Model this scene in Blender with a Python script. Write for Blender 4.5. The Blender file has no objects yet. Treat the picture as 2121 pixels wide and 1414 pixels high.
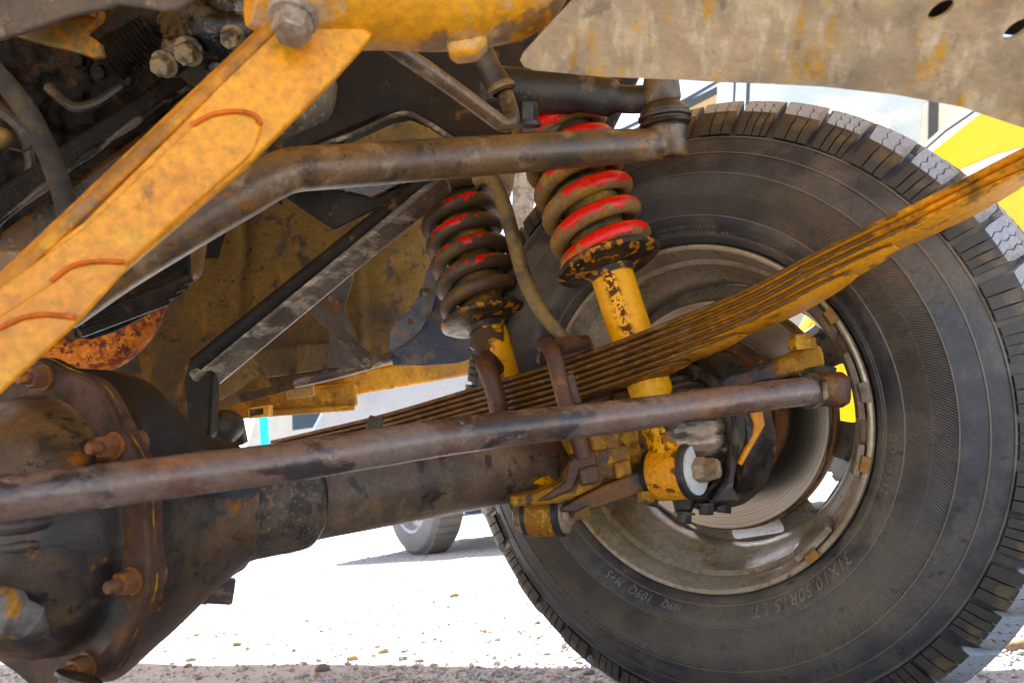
import bpy, bmesh, math, random
from mathutils import Vector as V, Matrix, noise, Quaternion
random.seed(7)
sc = bpy.context.scene
COL = sc.collection
PI = math.pi
rad = math.radians

# ---------------------------------------------------------------- camera, sky, sun, exposure
FPX, W0, H0 = 1680.0, 2121.0, 1414.0
PITCH, ROLL, CAMH = rad(10.5), rad(6.5), 0.315
CAMPOS = V((0, 0, CAMH))
FW = V((0, math.cos(PITCH), math.sin(PITCH)))
U0 = V((0, -math.sin(PITCH), math.cos(PITCH)))
R0 = V((1, 0, 0))
RT = R0 * math.cos(ROLL) - U0 * math.sin(ROLL)
UP = R0 * math.sin(ROLL) + U0 * math.cos(ROLL)
cam = bpy.data.cameras.new('camera')
cam.sensor_width = 36.0
cam.lens = 36.0 * FPX / W0
cam.clip_start, cam.clip_end = 0.02, 2000
cam.dof.use_dof = True
cam.dof.focus_distance = 0.93
cam.dof.aperture_fstop = 11.0
camo = bpy.data.objects.new('camera', cam)
COL.objects.link(camo)
camo.matrix_world = Matrix((( RT.x, UP.x, -FW.x, CAMPOS.x), (RT.y, UP.y, -FW.y, CAMPOS.y), (RT.z, UP.z, -FW.z, CAMPOS.z), (0, 0, 0, 1)))
sc.camera = camo

SUND = V((-0.25, 0.52, 0.82)).normalized()
wd = bpy.data.worlds.new('World')
sc.world = wd
wd.use_nodes = True
nt = wd.node_tree
sky = nt.nodes.new('ShaderNodeTexSky')
sky.sky_type = 'NISHITA'
sky.sun_disc = False
sky.sun_elevation = math.asin(SUND.z)
sky.sun_rotation = math.atan2(SUND.x, SUND.y)
sky.dust_density = 1.5
bg = nt.nodes['Background']
bg.inputs[1].default_value = 0.08
nt.links.new(sky.outputs[0], bg.inputs[0])
sun = bpy.data.lights.new('sun', 'SUN')
sun.energy = 5.0
sun.angle = rad(0.5)
sun.color = (1.0, 0.95, 0.87)
suno = bpy.data.objects.new('sun', sun)
COL.objects.link(suno)
suno.rotation_euler = SUND.to_track_quat('Z', 'Y').to_euler()
sc.view_settings.view_transform = 'Standard'
sc.view_settings.look = 'None'
sc.view_settings.gamma = 1
sc.view_settings.exposure = 2.4
sc.render.engine = 'CYCLES'
sc.cycles.use_denoising = True
sc.cycles.max_bounces = 8
sc.cycles.diffuse_bounces = 5
sc.cycles.sample_clamp_indirect = 12


def P(x, y, d):          # a point of the place: picture direction (x, y) at depth d metres
    return CAMPOS + FW * d + RT * ((x - W0 / 2) / FPX * d) - UP * ((y - H0 / 2) / FPX * d)


def C3(x, y, z):         # camera-frame metres (right, down, forward) to world
    return CAMPOS + RT * x - UP * y + FW * z


def D3(x, y, z):
    return (RT * x - UP * y + FW * z).normalized()


def G(x, y, h=0.0):      # where the picture direction meets the level h
    r = FW + RT * ((x - W0 / 2) / FPX) - UP * ((y - H0 / 2) / FPX)
    t = (h - CAMH) / r.z
    return CAMPOS + r * t


class PL:                # a plane through three (x, y, depth) points; maps picture directions on to it
    def __init__(s, a, b, c):
        s.o = P(*a)
        s.n = (P(*b) - s.o).cross(P(*c) - s.o).normalized()
        if s.n.dot(s.o - CAMPOS) > 0:
            s.n = -s.n      # towards the viewer
    def __call__(s, x, y, off=0.0):
        r = FW + RT * ((x - W0 / 2) / FPX) - UP * ((y - H0 / 2) / FPX)
        t = (s.o - CAMPOS).dot(s.n) / r.dot(s.n)
        return CAMPOS + r * t + s.n * off


# ---------------------------------------------------------------- materials
def srgb(r, g, b):
    f = lambda c: (c / 255 / 12.92) if c / 255 < 0.04045 else ((c / 255 + 0.055) / 1.055) ** 2.4
    return (f(r), f(g), f(b))


SEED = [0]


def mat(name, base, layers=(), rough=0.6, metal=0.0, bump=0.25, bscale=90, spec=0.5, var=0.25, coat=0.0, dist=0.002, sat=1.22):
    m = bpy.data.materials.new(name)
    m.use_nodes = True
    t = m.node_tree
    N, L = t.nodes, t.links
    b = N['Principled BSDF']
    tc = N.new('ShaderNodeTexCoord')

    def mapping(st):
        SEED[0] += 1
        mp = N.new('ShaderNodeMapping')
        mp.inputs['Location'].default_value = (SEED[0] * 1.37 % 11, SEED[0] * 2.11 % 13, SEED[0] * 0.73 % 7)
        mp.inputs['Scale'].default_value = st
        L.new(tc.outputs['Object'], mp.inputs['Vector'])
        return mp.outputs['Vector']

    def nz(scale, st=(1, 1, 1), det=7, rg=0.62, ds=0.0):
        n = N.new('ShaderNodeTexNoise')
        n.inputs['Scale'].default_value = scale
        n.inputs['Detail'].default_value = det
        n.inputs['Roughness'].default_value = rg
        n.inputs['Distortion'].default_value = ds
        L.new(mapping(st), n.inputs['Vector'])
        return n.outputs['Fac']

    def mrange(src, lo, hi, k=1.0):
        r = N.new('ShaderNodeMapRange')
        r.inputs['From Min'].default_value = lo
        r.inputs['From Max'].default_value = hi
        r.inputs['To Max'].default_value = k
        L.new(src, r.inputs['Value'])
        return r.outputs['Result']

    def math_(op, a, bb):
        q = N.new('ShaderNodeMath')
        q.operation = op
        for i, s in enumerate((a, bb)):
            if isinstance(s, (int, float)):
                q.inputs[i].default_value = s
            else:
                L.new(s, q.inputs[i])
        return q.outputs[0]
    rgb = N.new('ShaderNodeRGB')
    rgb.outputs[0].default_value = (*base, 1)
    col = rgb.outputs[0]
    rv = N.new('ShaderNodeValue')
    rv.outputs[0].default_value = rough
    rr = rv.outputs[0]
    heights = []
    for ly in layers:
        kind = ly.get('t', 'noise')
        if kind == 'noise':
            f = mrange(nz(ly['s'], ly.get('st', (1, 1, 1)), ly.get('d', 7), ly.get('rg', 0.62), ly.get('ds', 0.0)), 0.49 + (ly['lo'] - 0.5) * 0.68, 0.49 + (ly['hi'] - 0.5) * 0.68, ly.get('k', 1.0))
        elif kind == 'vor':
            vn = N.new('ShaderNodeTexVoronoi')
            vn.inputs['Scale'].default_value = ly['s']
            L.new(mapping(ly.get('st', (1, 1, 1))), vn.inputs['Vector'])
            f = mrange(vn.outputs['Distance'], ly['lo'], ly['hi'], ly.get('k', 1.0))
        elif kind == 'attr':
            an = N.new('ShaderNodeAttribute')
            an.attribute_name = ly['a']
            f0 = an.outputs['Fac']
            if ly.get('s'):
                f0 = math_('ADD', f0, math_('MULTIPLY', math_('SUBTRACT', nz(ly['s'], ly.get('st', (1, 1, 1))), 0.5), ly.get('amp', 1.5)))
            f = mrange(f0, ly['lo'], ly['hi'], ly.get('k', 1.0))
        if ly.get('a') and kind != 'attr':
            an = N.new('ShaderNodeAttribute')
            an.attribute_name = ly['a']
            f = math_('MULTIPLY', f, an.outputs['Fac'])
        mx = N.new('ShaderNodeMix')
        mx.data_type = 'RGBA'
        L.new(f, mx.inputs[0])
        L.new(col, mx.inputs[6])
        mx.inputs[7].default_value = (*ly['c'], 1)
        col = mx.outputs[2]
        if 'r' in ly:
            mr = N.new('ShaderNodeMix')
            L.new(f, mr.inputs[0])
            L.new(rr, mr.inputs[2])
            mr.inputs[3].default_value = ly['r']
            rr = mr.outputs[0]
        if 'h' in ly:
            heights.append(math_('MULTIPLY', f, ly['h']))
    if var:
        hv = N.new('ShaderNodeHueSaturation')
        v1 = mrange(nz(bscale * 1.7, det=4), 0.3, 0.7)
        q = math_('ADD', math_('MULTIPLY', v1, var * 2), 1 - var)
        hv.inputs['Saturation'].default_value = sat
        L.new(q, hv.inputs['Value'])
        L.new(col, hv.inputs['Color'])
        col = hv.outputs['Color']
        rr = math_('ADD', rr, math_('MULTIPLY', math_('SUBTRACT', nz(bscale * 0.6, det=3), 0.5), 0.25))
    L.new(col, b.inputs['Base Color'])
    L.new(rr, b.inputs['Roughness'])
    b.inputs['Metallic'].default_value = metal
    b.inputs['Specular IOR Level'].default_value = spec
    if coat:
        b.inputs['Coat Weight'].default_value = coat
        b.inputs['Coat Roughness'].default_value = 0.15
    if bump:
        h = nz(bscale, det=8, rg=0.65)
        h = math_('ADD', h, math_('MULTIPLY', nz(bscale * 4, det=4), 0.35))
        for q in heights:
            h = math_('ADD', h, q)
        bn = N.new('ShaderNodeBump')
        bn.inputs['Strength'].default_value = bump
        bn.inputs['Distance'].default_value = dist
        L.new(h, bn.inputs['Height'])
        L.new(bn.outputs[0], b.inputs['Normal'])
    m['h_tree'] = 1
    return m


DUST = (0.30, 0.22, 0.14)
DUSTD = (0.13, 0.09, 0.055)
RUST = (0.36, 0.115, 0.02)
RUSTD = (0.12, 0.035, 0.012)
BLK = (0.012, 0.011, 0.011)
YEL = (0.95, 0.42, 0.001)
M = {}
M['axle'] = mat('grimy axle metal', (0.15, 0.105, 0.075), [
    dict(c=(0.055, 0.042, 0.035), s=7, lo=0.45, hi=0.65), dict(c=DUST, s=14, lo=0.52, hi=0.72, k=0.5),
    dict(c=(0.30, 0.12, 0.04), s=11, lo=0.57, hi=0.66, k=0.5), dict(c=BLK, s=38, lo=0.64, hi=0.70, k=0.8)], rough=0.42, bump=0.35, bscale=120)
M['sleeve'] = mat('pitted cast sleeve', (0.10, 0.075, 0.055), [
    dict(c=(0.03, 0.025, 0.022), s=60, lo=0.42, hi=0.62), dict(c=(0.42, 0.34, 0.24), s=260, lo=0.60, hi=0.80, k=0.5),  # fine pale specks are glints put into the colour
    dict(c=BLK, s=15, lo=0.60, hi=0.70, k=0.6)], rough=0.42, bump=0.7, bscale=170)
M['diff'] = mat('rust blotched casting', (0.06, 0.042, 0.030), [
    dict(c=(0.15, 0.085, 0.045), s=6, lo=0.45, hi=0.66), dict(c=BLK, s=8, lo=0.50, hi=0.62, k=0.9, r=0.38),
    dict(c=(0.30, 0.115, 0.03), s=24, lo=0.65, hi=0.72, k=0.75, r=0.8), dict(c=(0.20, 0.16, 0.13), s=9, lo=0.62, hi=0.78, k=0.35),
    dict(c=BLK, s=70, lo=0.62, hi=0.68, k=0.8), dict(c=(0.010, 0.010, 0.011), t='attr', a='paint', s=28, amp=1.3, lo=0.42, hi=0.52, r=0.22)], rough=0.38, bump=0.5, bscale=110)
M['lug'] = mat('grey rubbed lug', (0.17, 0.145, 0.13), [dict(c=(0.06, 0.05, 0.045), s=20, lo=0.48, hi=0.64), dict(c=(0.45, 0.2, 0.02), s=40, lo=0.66, hi=0.74, k=0.7)], rough=0.55, bump=0.4, bscale=140)
M['gasket'] = mat('squeezed out sealant', (0.42, 0.25, 0.07), [dict(c=(0.12, 0.06, 0.03), s=30, lo=0.45, hi=0.6)], rough=0.6)
M['flange'] = mat('brown flange metal', (0.085, 0.050, 0.036), [dict(c=(0.035, 0.022, 0.016), s=16, lo=0.46, hi=0.64), dict(c=(0.22, 0.095, 0.03), s=30, lo=0.64, hi=0.80, k=0.4)], rough=0.6, bump=0.4, bscale=120, spec=0.2)
M['diffblack'] = mat('glossy black paint on casting', (0.012, 0.012, 0.013), [
    dict(c=(0.12, 0.09, 0.07), s=130, lo=0.66, hi=0.74, k=0.8), dict(c=(0.05, 0.04, 0.035), s=9, lo=0.5, hi=0.7)], rough=0.28, bump=0.3, bscale=150)
M['rod'] = mat('rusty steering rod', (0.17, 0.10, 0.072), [
    dict(c=(0.17, 0.12, 0.095), s=9, lo=0.44, hi=0.60, st=(1, 1, 1)), dict(c=(0.020, 0.017, 0.018), s=11, lo=0.58, hi=0.66, k=0.85, r=0.22, st=(1, 1, 2.2)),
    dict(c=(0.30, 0.13, 0.055), s=19, lo=0.62, hi=0.80, k=0.5), dict(c=(0.11, 0.045, 0.03), s=19, lo=0.58, hi=0.68, k=0.7),
    dict(c=(0.36, 0.30, 0.25), s=70, lo=0.73, hi=0.77, k=0.5)], rough=0.30, bump=0.3, bscale=110, spec=0.65, sat=1.05)
M['link'] = mat('dusty drag link', (0.165, 0.105, 0.06), [
    dict(c=(0.06, 0.045, 0.033), s=9, lo=0.47, hi=0.64), dict(c=(0.36, 0.15, 0.03), s=22, lo=0.62, hi=0.74, k=0.65),
    dict(c=(0.33, 0.25, 0.17), s=30, lo=0.58, hi=0.72, k=0.6), dict(c=BLK, s=40, lo=0.66, hi=0.70, k=0.6)], rough=0.33, bump=0.3, bscale=130, spec=0.6)
M['grease'] = mat('black greasy metal', (0.022, 0.018, 0.015), [
    dict(c=(0.075, 0.052, 0.036), s=14, lo=0.50, hi=0.70), dict(c=(0.15, 0.115, 0.08), s=60, lo=0.62, hi=0.72, k=0.6)], rough=0.34, bump=0.5, bscale=120)
M['oil'] = mat('wet oily engine casting', (0.007, 0.005, 0.004), [
    dict(c=(0.028, 0.018, 0.012), s=11, lo=0.52, hi=0.70, r=0.45), dict(c=(0.08, 0.042, 0.022), s=16, lo=0.64, hi=0.76, k=0.6)], rough=0.22, bump=1.0, bscale=70, dist=0.005, spec=0.22)
M['alu'] = mat('oily cast aluminium', (0.085, 0.068, 0.052), [
    dict(c=(0.008, 0.007, 0.006), s=16, lo=0.44, hi=0.54, r=0.15), dict(c=(0.30, 0.25, 0.19), s=50, lo=0.6, hi=0.75, k=0.5)], rough=0.35, metal=0.4, bump=0.5, bscale=80)
M['boltmetal'] = mat('worn zinc bolt', (0.22, 0.17, 0.11), [dict(c=(0.05, 0.04, 0.03), s=60, lo=0.5, hi=0.65)], rough=0.4, metal=0.5, bump=0.3, bscale=200)
M['rustbolt'] = mat('rusty bolt', (0.20, 0.085, 0.042), [dict(c=(0.12, 0.06, 0.04), s=70, lo=0.45, hi=0.65), dict(c=(0.36, 0.15, 0.035), s=50, lo=0.62, hi=0.76)], rough=0.6, bump=0.4, bscale=220)
M['darkbolt'] = mat('dark weathered bolt', (0.10, 0.07, 0.065), [dict(c=(0.25, 0.18, 0.14), s=60, lo=0.55, hi=0.7)], rough=0.45, bump=0.3, bscale=200)
M['frame'] = mat('dirty frame metal', (0.013, 0.0095, 0.007), [
    dict(c=(0.030, 0.021, 0.013), s=7, lo=0.50, hi=0.68), dict(c=BLK, s=10, lo=0.55, hi=0.68, k=0.8), dict(c=(0.22, 0.13, 0.05), s=24, lo=0.66, hi=0.76, k=0.5)], rough=0.65, bump=0.4, bscale=110, spec=0.22)
M['brace'] = mat('scraped brace', (0.12, 0.092, 0.068), [
    dict(c=(0.05, 0.036, 0.027), s=8, lo=0.46, hi=0.64), dict(c=(0.42, 0.35, 0.27), s=22, lo=0.55, hi=0.72, k=0.75, st=(1, 1, 3)), dict(c=BLK, s=60, lo=0.66, hi=0.71, k=0.7)], rough=0.38, bump=0.35, bscale=130)
M['liner'] = mat('ochre dirt on inner wing', (0.15, 0.088, 0.024), [
    dict(c=(0.075, 0.048, 0.022), s=4, lo=0.44, hi=0.62), dict(c=(0.20, 0.115, 0.02), s=6, lo=0.54, hi=0.76, k=0.6),
    dict(c=(0.025, 0.02, 0.016), s=14, lo=0.63, hi=0.72, k=0.85), dict(c=(0.02, 0.016, 0.013), s=60, lo=0.66, hi=0.70, k=0.8),
    dict(c=(0.28, 0.13, 0.03), s=18, lo=0.63, hi=0.72, k=0.5, st=(2, 2, 0.5))], rough=0.7, bump=0.25, bscale=80)
M['flap'] = mat('blue grey rubber flap', (0.095, 0.105, 0.14), [
    dict(c=(0.16, 0.155, 0.16), s=18, lo=0.50, hi=0.70, k=0.8), dict(c=(0.30, 0.22, 0.14), s=34, lo=0.60, hi=0.72, k=0.7), dict(c=(0.02, 0.022, 0.035), s=12, lo=0.56, hi=0.66)], rough=0.6, bump=0.25, bscale=150)
M['flapstrip'] = mat('dusty blue grey strip', (0.17, 0.175, 0.19), [dict(c=(0.30, 0.22, 0.14), s=34, lo=0.58, hi=0.72, k=0.7), dict(c=(0.08, 0.085, 0.1), s=18, lo=0.5, hi=0.66)], rough=0.6, bump=0.25, bscale=150)
M['sill'] = mat('dirty yellow sill', (0.66, 0.31, 0.02), [
    dict(c=(0.34, 0.17, 0.03), s=7, lo=0.45, hi=0.64), dict(c=(0.20, 0.085, 0.02), s=22, lo=0.57, hi=0.68, k=0.8), dict(c=(0.62, 0.42, 0.18), s=30, lo=0.62, hi=0.75, k=0.6)], rough=0.6, bump=0.35, bscale=90)
M['putty'] = mat('tan primer patch', (0.46, 0.30, 0.15), [dict(c=(0.30, 0.18, 0.08), s=30, lo=0.5, hi=0.7)], rough=0.7)
M['yellow'] = mat('grimy yellow paint', (0.80, 0.315, 0.004), [
    dict(c=(0.60, 0.20, 0.006), s=8, lo=0.48, hi=0.68, k=0.7), dict(c=(0.64, 0.21, 0.005), s=70, lo=0.48, hi=0.76, k=0.5), dict(c=(0.66, 0.38, 0.10), s=40, lo=0.58, hi=0.78, k=0.6), dict(c=(0.40, 0.20, 0.05), s=130, lo=0.66, hi=0.76, k=0.5), dict(c=(0.22, 0.13, 0.08), s=20, lo=0.69, hi=0.76, k=0.75),
    dict(c=(0.34, 0.18, 0.05), s=75, lo=0.66, hi=0.80, k=0.5)], rough=0.36, bump=0.2, bscale=90)
M['orange'] = mat('stained orange edge', (0.52, 0.19, 0.010), [
    dict(c=(0.30, 0.12, 0.02), s=26, lo=0.5, hi=0.66), dict(c=(0.22, 0.15, 0.11), s=16, lo=0.6, hi=0.7, k=0.8), dict(c=(0.70, 0.32, 0.02), s=34, lo=0.58, hi=0.72)], rough=0.6, bump=0.2, bscale=90)
M['redline'] = mat('red orange seam', (0.62, 0.12, 0.005), [dict(c=(0.2, 0.07, 0.02), s=40, lo=0.55, hi=0.7)], rough=0.6)
M['shock'] = mat('bright yellow shock paint', YEL, [
    dict(c=(0.66, 0.28, 0.004), s=22, lo=0.55, hi=0.75, k=0.12), dict(c=(0.11, 0.035, 0.010), s=75, lo=0.545, hi=0.565, r=0.7, h=-0.6, a='chip'),
    dict(c=(0.10, 0.035, 0.012), s=150, lo=0.60, hi=0.62, r=0.7, h=-0.4, a='chip'), dict(c=(0.08, 0.045, 0.025), t='attr', a='dirt', s=40, lo=0.45, hi=0.6, r=0.7)], rough=0.45, bump=0.08, bscale=70, spec=0.3, var=0.1)
M['eye'] = mat('rusty yellow shock eye', (0.84, 0.33, 0.003), [
    dict(c=(0.20, 0.065, 0.012), s=60, lo=0.62, hi=0.65, r=0.75, h=-0.6), dict(c=(0.44, 0.17, 0.006), s=15, lo=0.58, hi=0.75, k=0.6)], rough=0.5, bump=0.3, bscale=120)
M['eyerust'] = mat('brown rusted shock eye', (0.30, 0.12, 0.02), [
    dict(c=(0.62, 0.30, 0.02), s=75, lo=0.56, hi=0.66), dict(c=(0.12, 0.06, 0.02), s=20, lo=0.5, hi=0.66)], rough=0.65, bump=0.35, bscale=160)
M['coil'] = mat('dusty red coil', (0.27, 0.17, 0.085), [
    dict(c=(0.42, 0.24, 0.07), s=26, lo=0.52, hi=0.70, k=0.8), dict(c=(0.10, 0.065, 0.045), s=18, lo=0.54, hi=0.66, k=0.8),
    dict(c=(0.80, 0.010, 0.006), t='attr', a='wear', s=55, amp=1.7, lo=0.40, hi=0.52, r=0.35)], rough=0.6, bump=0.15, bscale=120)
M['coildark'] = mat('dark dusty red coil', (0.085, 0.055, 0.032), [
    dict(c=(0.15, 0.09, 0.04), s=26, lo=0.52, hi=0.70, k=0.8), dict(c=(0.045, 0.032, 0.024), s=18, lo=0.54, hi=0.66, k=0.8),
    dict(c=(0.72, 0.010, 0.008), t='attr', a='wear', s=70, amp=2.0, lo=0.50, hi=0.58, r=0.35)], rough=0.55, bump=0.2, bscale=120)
M['tube'] = mat('dusty inner tube', (0.16, 0.105, 0.045), [dict(c=(0.06, 0.045, 0.03), s=24, lo=0.5, hi=0.66), dict(c=(0.34, 0.19, 0.03), s=20, lo=0.6, hi=0.7)], rough=0.6, bump=0.3)
M['seat'] = mat('dark greasy spring seat', (0.03, 0.021, 0.016), [
    dict(c=(0.50, 0.20, 0.01), s=70, lo=0.59, hi=0.63, r=0.55), dict(c=(0.10, 0.06, 0.04), s=22, lo=0.55, hi=0.7)], rough=0.4, bump=0.4, bscale=140)
M['leaf'] = mat('rusted leaf', (0.14, 0.068, 0.025), [
    dict(c=(0.075, 0.04, 0.022), s=55, lo=0.46, hi=0.66, k=0.85), dict(c=(0.34, 0.19, 0.09), s=90, lo=0.60, hi=0.76, k=0.6),
    dict(c=(0.80, 0.325, 0.004), t='attr', a='paint', s=60, amp=1.0, lo=0.42, hi=0.70), dict(c=(0.20, 0.12, 0.07), s=40, lo=0.60, hi=0.70, k=0.75)], rough=0.52, bump=0.3, bscale=110)
M['ubolt'] = mat('brown rusted u bolt', (0.105, 0.050, 0.028), [dict(c=(0.08, 0.045, 0.035), s=30, lo=0.45, hi=0.62), dict(c=(0.22, 0.10, 0.045), s=40, lo=0.62, hi=0.76)], rough=0.5, bump=0.45, bscale=160)
M['plate'] = mat('ochre caked spring plate', (0.33, 0.17, 0.035), [
    dict(c=(0.17, 0.09, 0.04), s=22, lo=0.46, hi=0.62), dict(c=(0.55, 0.27, 0.02), s=30, lo=0.56, hi=0.68), dict(c=(0.05, 0.038, 0.028), s=26, lo=0.60, hi=0.68, k=0.9)], rough=0.65, bump=0.45, bscale=140)
M['knuckle'] = mat('greasy knuckle casting', (0.055, 0.036, 0.027), [
    dict(c=(0.015, 0.012, 0.01), s=26, lo=0.48, hi=0.62, r=0.3), dict(c=(0.17, 0.12, 0.085), s=30, lo=0.60, hi=0.72, k=0.7)], rough=0.5, bump=0.7, bscale=120)
M['arm'] = mat('rusty painted steering arm', (0.13, 0.075, 0.05), [
    dict(c=(0.03, 0.028, 0.03), s=24, lo=0.50, hi=0.58, r=0.35), dict(c=(0.42, 0.17, 0.025), s=26, lo=0.56, hi=0.64), dict(c=(0.40, 0.20, 0.035), t='attr', a='paint', s=30, lo=0.45, hi=0.65)], rough=0.6, bump=0.4, bscale=140)
M['ball'] = mat('scoured knuckle ball', (0.26, 0.21, 0.16), [
    dict(c=(0.04, 0.032, 0.026), s=60, lo=0.46, hi=0.58, st=(0.15, 1, 1)), dict(c=(0.5, 0.42, 0.33), s=110, lo=0.58, hi=0.7, st=(0.1, 1, 1))], rough=0.4, metal=0.4, bump=0.3)
M['hat'] = mat('rusted disc hat', (0.20, 0.105, 0.05), [dict(c=(0.08, 0.04, 0.025), s=24, lo=0.48, hi=0.62), dict(c=(0.42, 0.20, 0.05), s=30, lo=0.58, hi=0.72)], rough=0.65, bump=0.3)
M['rim'] = mat('dirty silver rim', (0.54, 0.45, 0.345), [
    dict(c=(0.40, 0.32, 0.22), s=8, lo=0.46, hi=0.66), dict(c=(0.20, 0.14, 0.085), s=18, lo=0.60, hi=0.80, k=0.7), dict(c=(0.09, 0.055, 0.035), s=75, lo=0.74, hi=0.80, r=0.8, k=0.8),
    dict(c=(0.33, 0.14, 0.03), s=30, lo=0.68, hi=0.76, k=0.7)], rough=0.36, metal=0.3, bump=0.12, bscale=90)
M['wheeldisc'] = mat('brown dirty wheel centre', (0.15, 0.115, 0.08), [
    dict(c=(0.075, 0.055, 0.038), s=14, lo=0.46, hi=0.64), dict(c=(0.26, 0.21, 0.15), s=30, lo=0.58, hi=0.74, k=0.6), dict(c=(0.03, 0.022, 0.016), s=70, lo=0.64, hi=0.70)], rough=0.55, bump=0.25)
M['weight'] = mat('dull lead weight', (0.34, 0.28, 0.22), [dict(c=(0.20, 0.15, 0.11), s=50, lo=0.48, hi=0.66)], rough=0.6, metal=0.2, bump=0.4, bscale=160)
M['clip'] = mat('rusted weight clip', (0.34, 0.18, 0.07), [dict(c=(0.28, 0.20, 0.13), s=60, lo=0.5, hi=0.65)], rough=0.6, bump=0.3)
M['rubber'] = mat('black rubber', (0.018, 0.018, 0.019), [dict(c=(0.09, 0.07, 0.05), s=30, lo=0.52, hi=0.72, k=0.7)], rough=0.5, bump=0.3)
M['hose'] = mat('dusty rubber hose', (0.036, 0.031, 0.027), [dict(c=(0.075, 0.057, 0.038), s=22, lo=0.48, hi=0.68), dict(c=(0.03, 0.026, 0.024), s=40, lo=0.6, hi=0.68)], rough=0.75, bump=0.25, spec=0.25)
M['tanhose'] = mat('tan dusty hose', (0.20, 0.135, 0.06), [dict(c=(0.09, 0.065, 0.04), s=26, lo=0.5, hi=0.66)], rough=0.6, bump=0.25)
M['washer'] = mat('white nylon washer', (0.70, 0.70, 0.69), [dict(c=(0.45, 0.40, 0.33), s=40, lo=0.58, hi=0.74, k=0.6)], rough=0.45, bump=0.1, var=0.06)
M['nutgrey'] = mat('dusty grey nut', (0.40, 0.31, 0.23), [dict(c=(0.2, 0.13, 0.08), s=50, lo=0.5, hi=0.68)], rough=0.5, metal=0.3, bump=0.2)
M['exhaust'] = mat('flaking rusty exhaust', (0.50, 0.14, 0.014), [
    dict(c=(0.20, 0.04, 0.014), s=34, lo=0.47, hi=0.57, h=-0.5), dict(c=(0.62, 0.22, 0.03), s=60, lo=0.58, hi=0.68), dict(c=(0.09, 0.03, 0.02), s=80, lo=0.60, hi=0.64)], rough=0.8, bump=0.5, bscale=120)
M['pan'] = mat('brown stained oil pan', (0.10, 0.055, 0.030), [
    dict(c=(0.17, 0.085, 0.035), s=7, lo=0.50, hi=0.68), dict(c=(0.02, 0.014, 0.011), s=11, lo=0.5, hi=0.64, r=0.25), dict(c=(0.20, 0.17, 0.13), s=60, lo=0.64, hi=0.74, k=0.7)], rough=0.42, bump=0.5, bscale=90)
M['filter'] = mat('dusty grey canister', (0.15, 0.125, 0.10), [dict(c=(0.05, 0.042, 0.036), s=12, lo=0.48, hi=0.64), dict(c=(0.34, 0.30, 0.25), s=120, lo=0.60, hi=0.72, k=0.8)], rough=0.42, bump=0.35, bscale=150)
M['panel'] = mat('grey brown undertray', (0.10, 0.078, 0.06), [dict(c=(0.07, 0.055, 0.045), s=9, lo=0.46, hi=0.66), dict(c=(0.22, 0.16, 0.11), s=30, lo=0.56, hi=0.72)], rough=0.6, bump=0.3)
M['olive'] = mat('yellowish dusty bracket', (0.19, 0.14, 0.06), [dict(c=(0.14, 0.10, 0.045), s=14, lo=0.46, hi=0.64), dict(c=(0.40, 0.15, 0.02), s=20, lo=0.64, hi=0.72)], rough=0.6, bump=0.3)
M['bumper'] = mat('scuffed dusty bumper plate', (0.47, 0.35, 0.23), [
    dict(c=(0.30, 0.235, 0.17), s=12, lo=0.46, hi=0.72, st=(2.0, 1, 1.0), k=0.8), dict(c=(0.66, 0.54, 0.38), s=30, lo=0.52, hi=0.74, k=0.8, st=(2.6, 1, 0.8)),
    dict(c=(0.66, 0.33, 0.05), s=30, lo=0.60, hi=0.80, k=0.6, st=(2.4, 1, 0.8)), dict(c=(0.14, 0.11, 0.09), s=34, lo=0.66, hi=0.78, k=0.6, st=(1.6, 1, 1))], rough=0.55, bump=0.6, bscale=22, dist=0.006)
M['yellowgrey'] = mat('scuffed yellow tube', (0.66, 0.27, 0.01), [
    dict(c=(0.50, 0.41, 0.30), s=10, lo=0.48, hi=0.66, k=0.9), dict(c=(0.74, 0.32, 0.006), s=20, lo=0.56, hi=0.70), dict(c=(0.16, 0.12, 0.09), s=24, lo=0.63, hi=0.72, k=0.8)], rough=0.55, bump=0.25, bscale=80)
M['pale'] = mat('pale pitted alloy sheet', (0.55, 0.50, 0.43), [dict(c=(0.33, 0.27, 0.21), s=60, lo=0.45, hi=0.65), dict(c=(0.5, 0.3, 0.1), s=20, lo=0.63, hi=0.72)], rough=0.5, bump=0.4, bscale=160)
M['body'] = mat('yellow slab paint', (0.75, 0.38, 0.02), [dict(c=(0.4, 0.24, 0.06), s=6, lo=0.5, hi=0.7)], rough=0.4, bump=0.05)
M['white'] = mat('white weld spatter paint', (0.6, 0.55, 0.48), rough=0.6)


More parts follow.
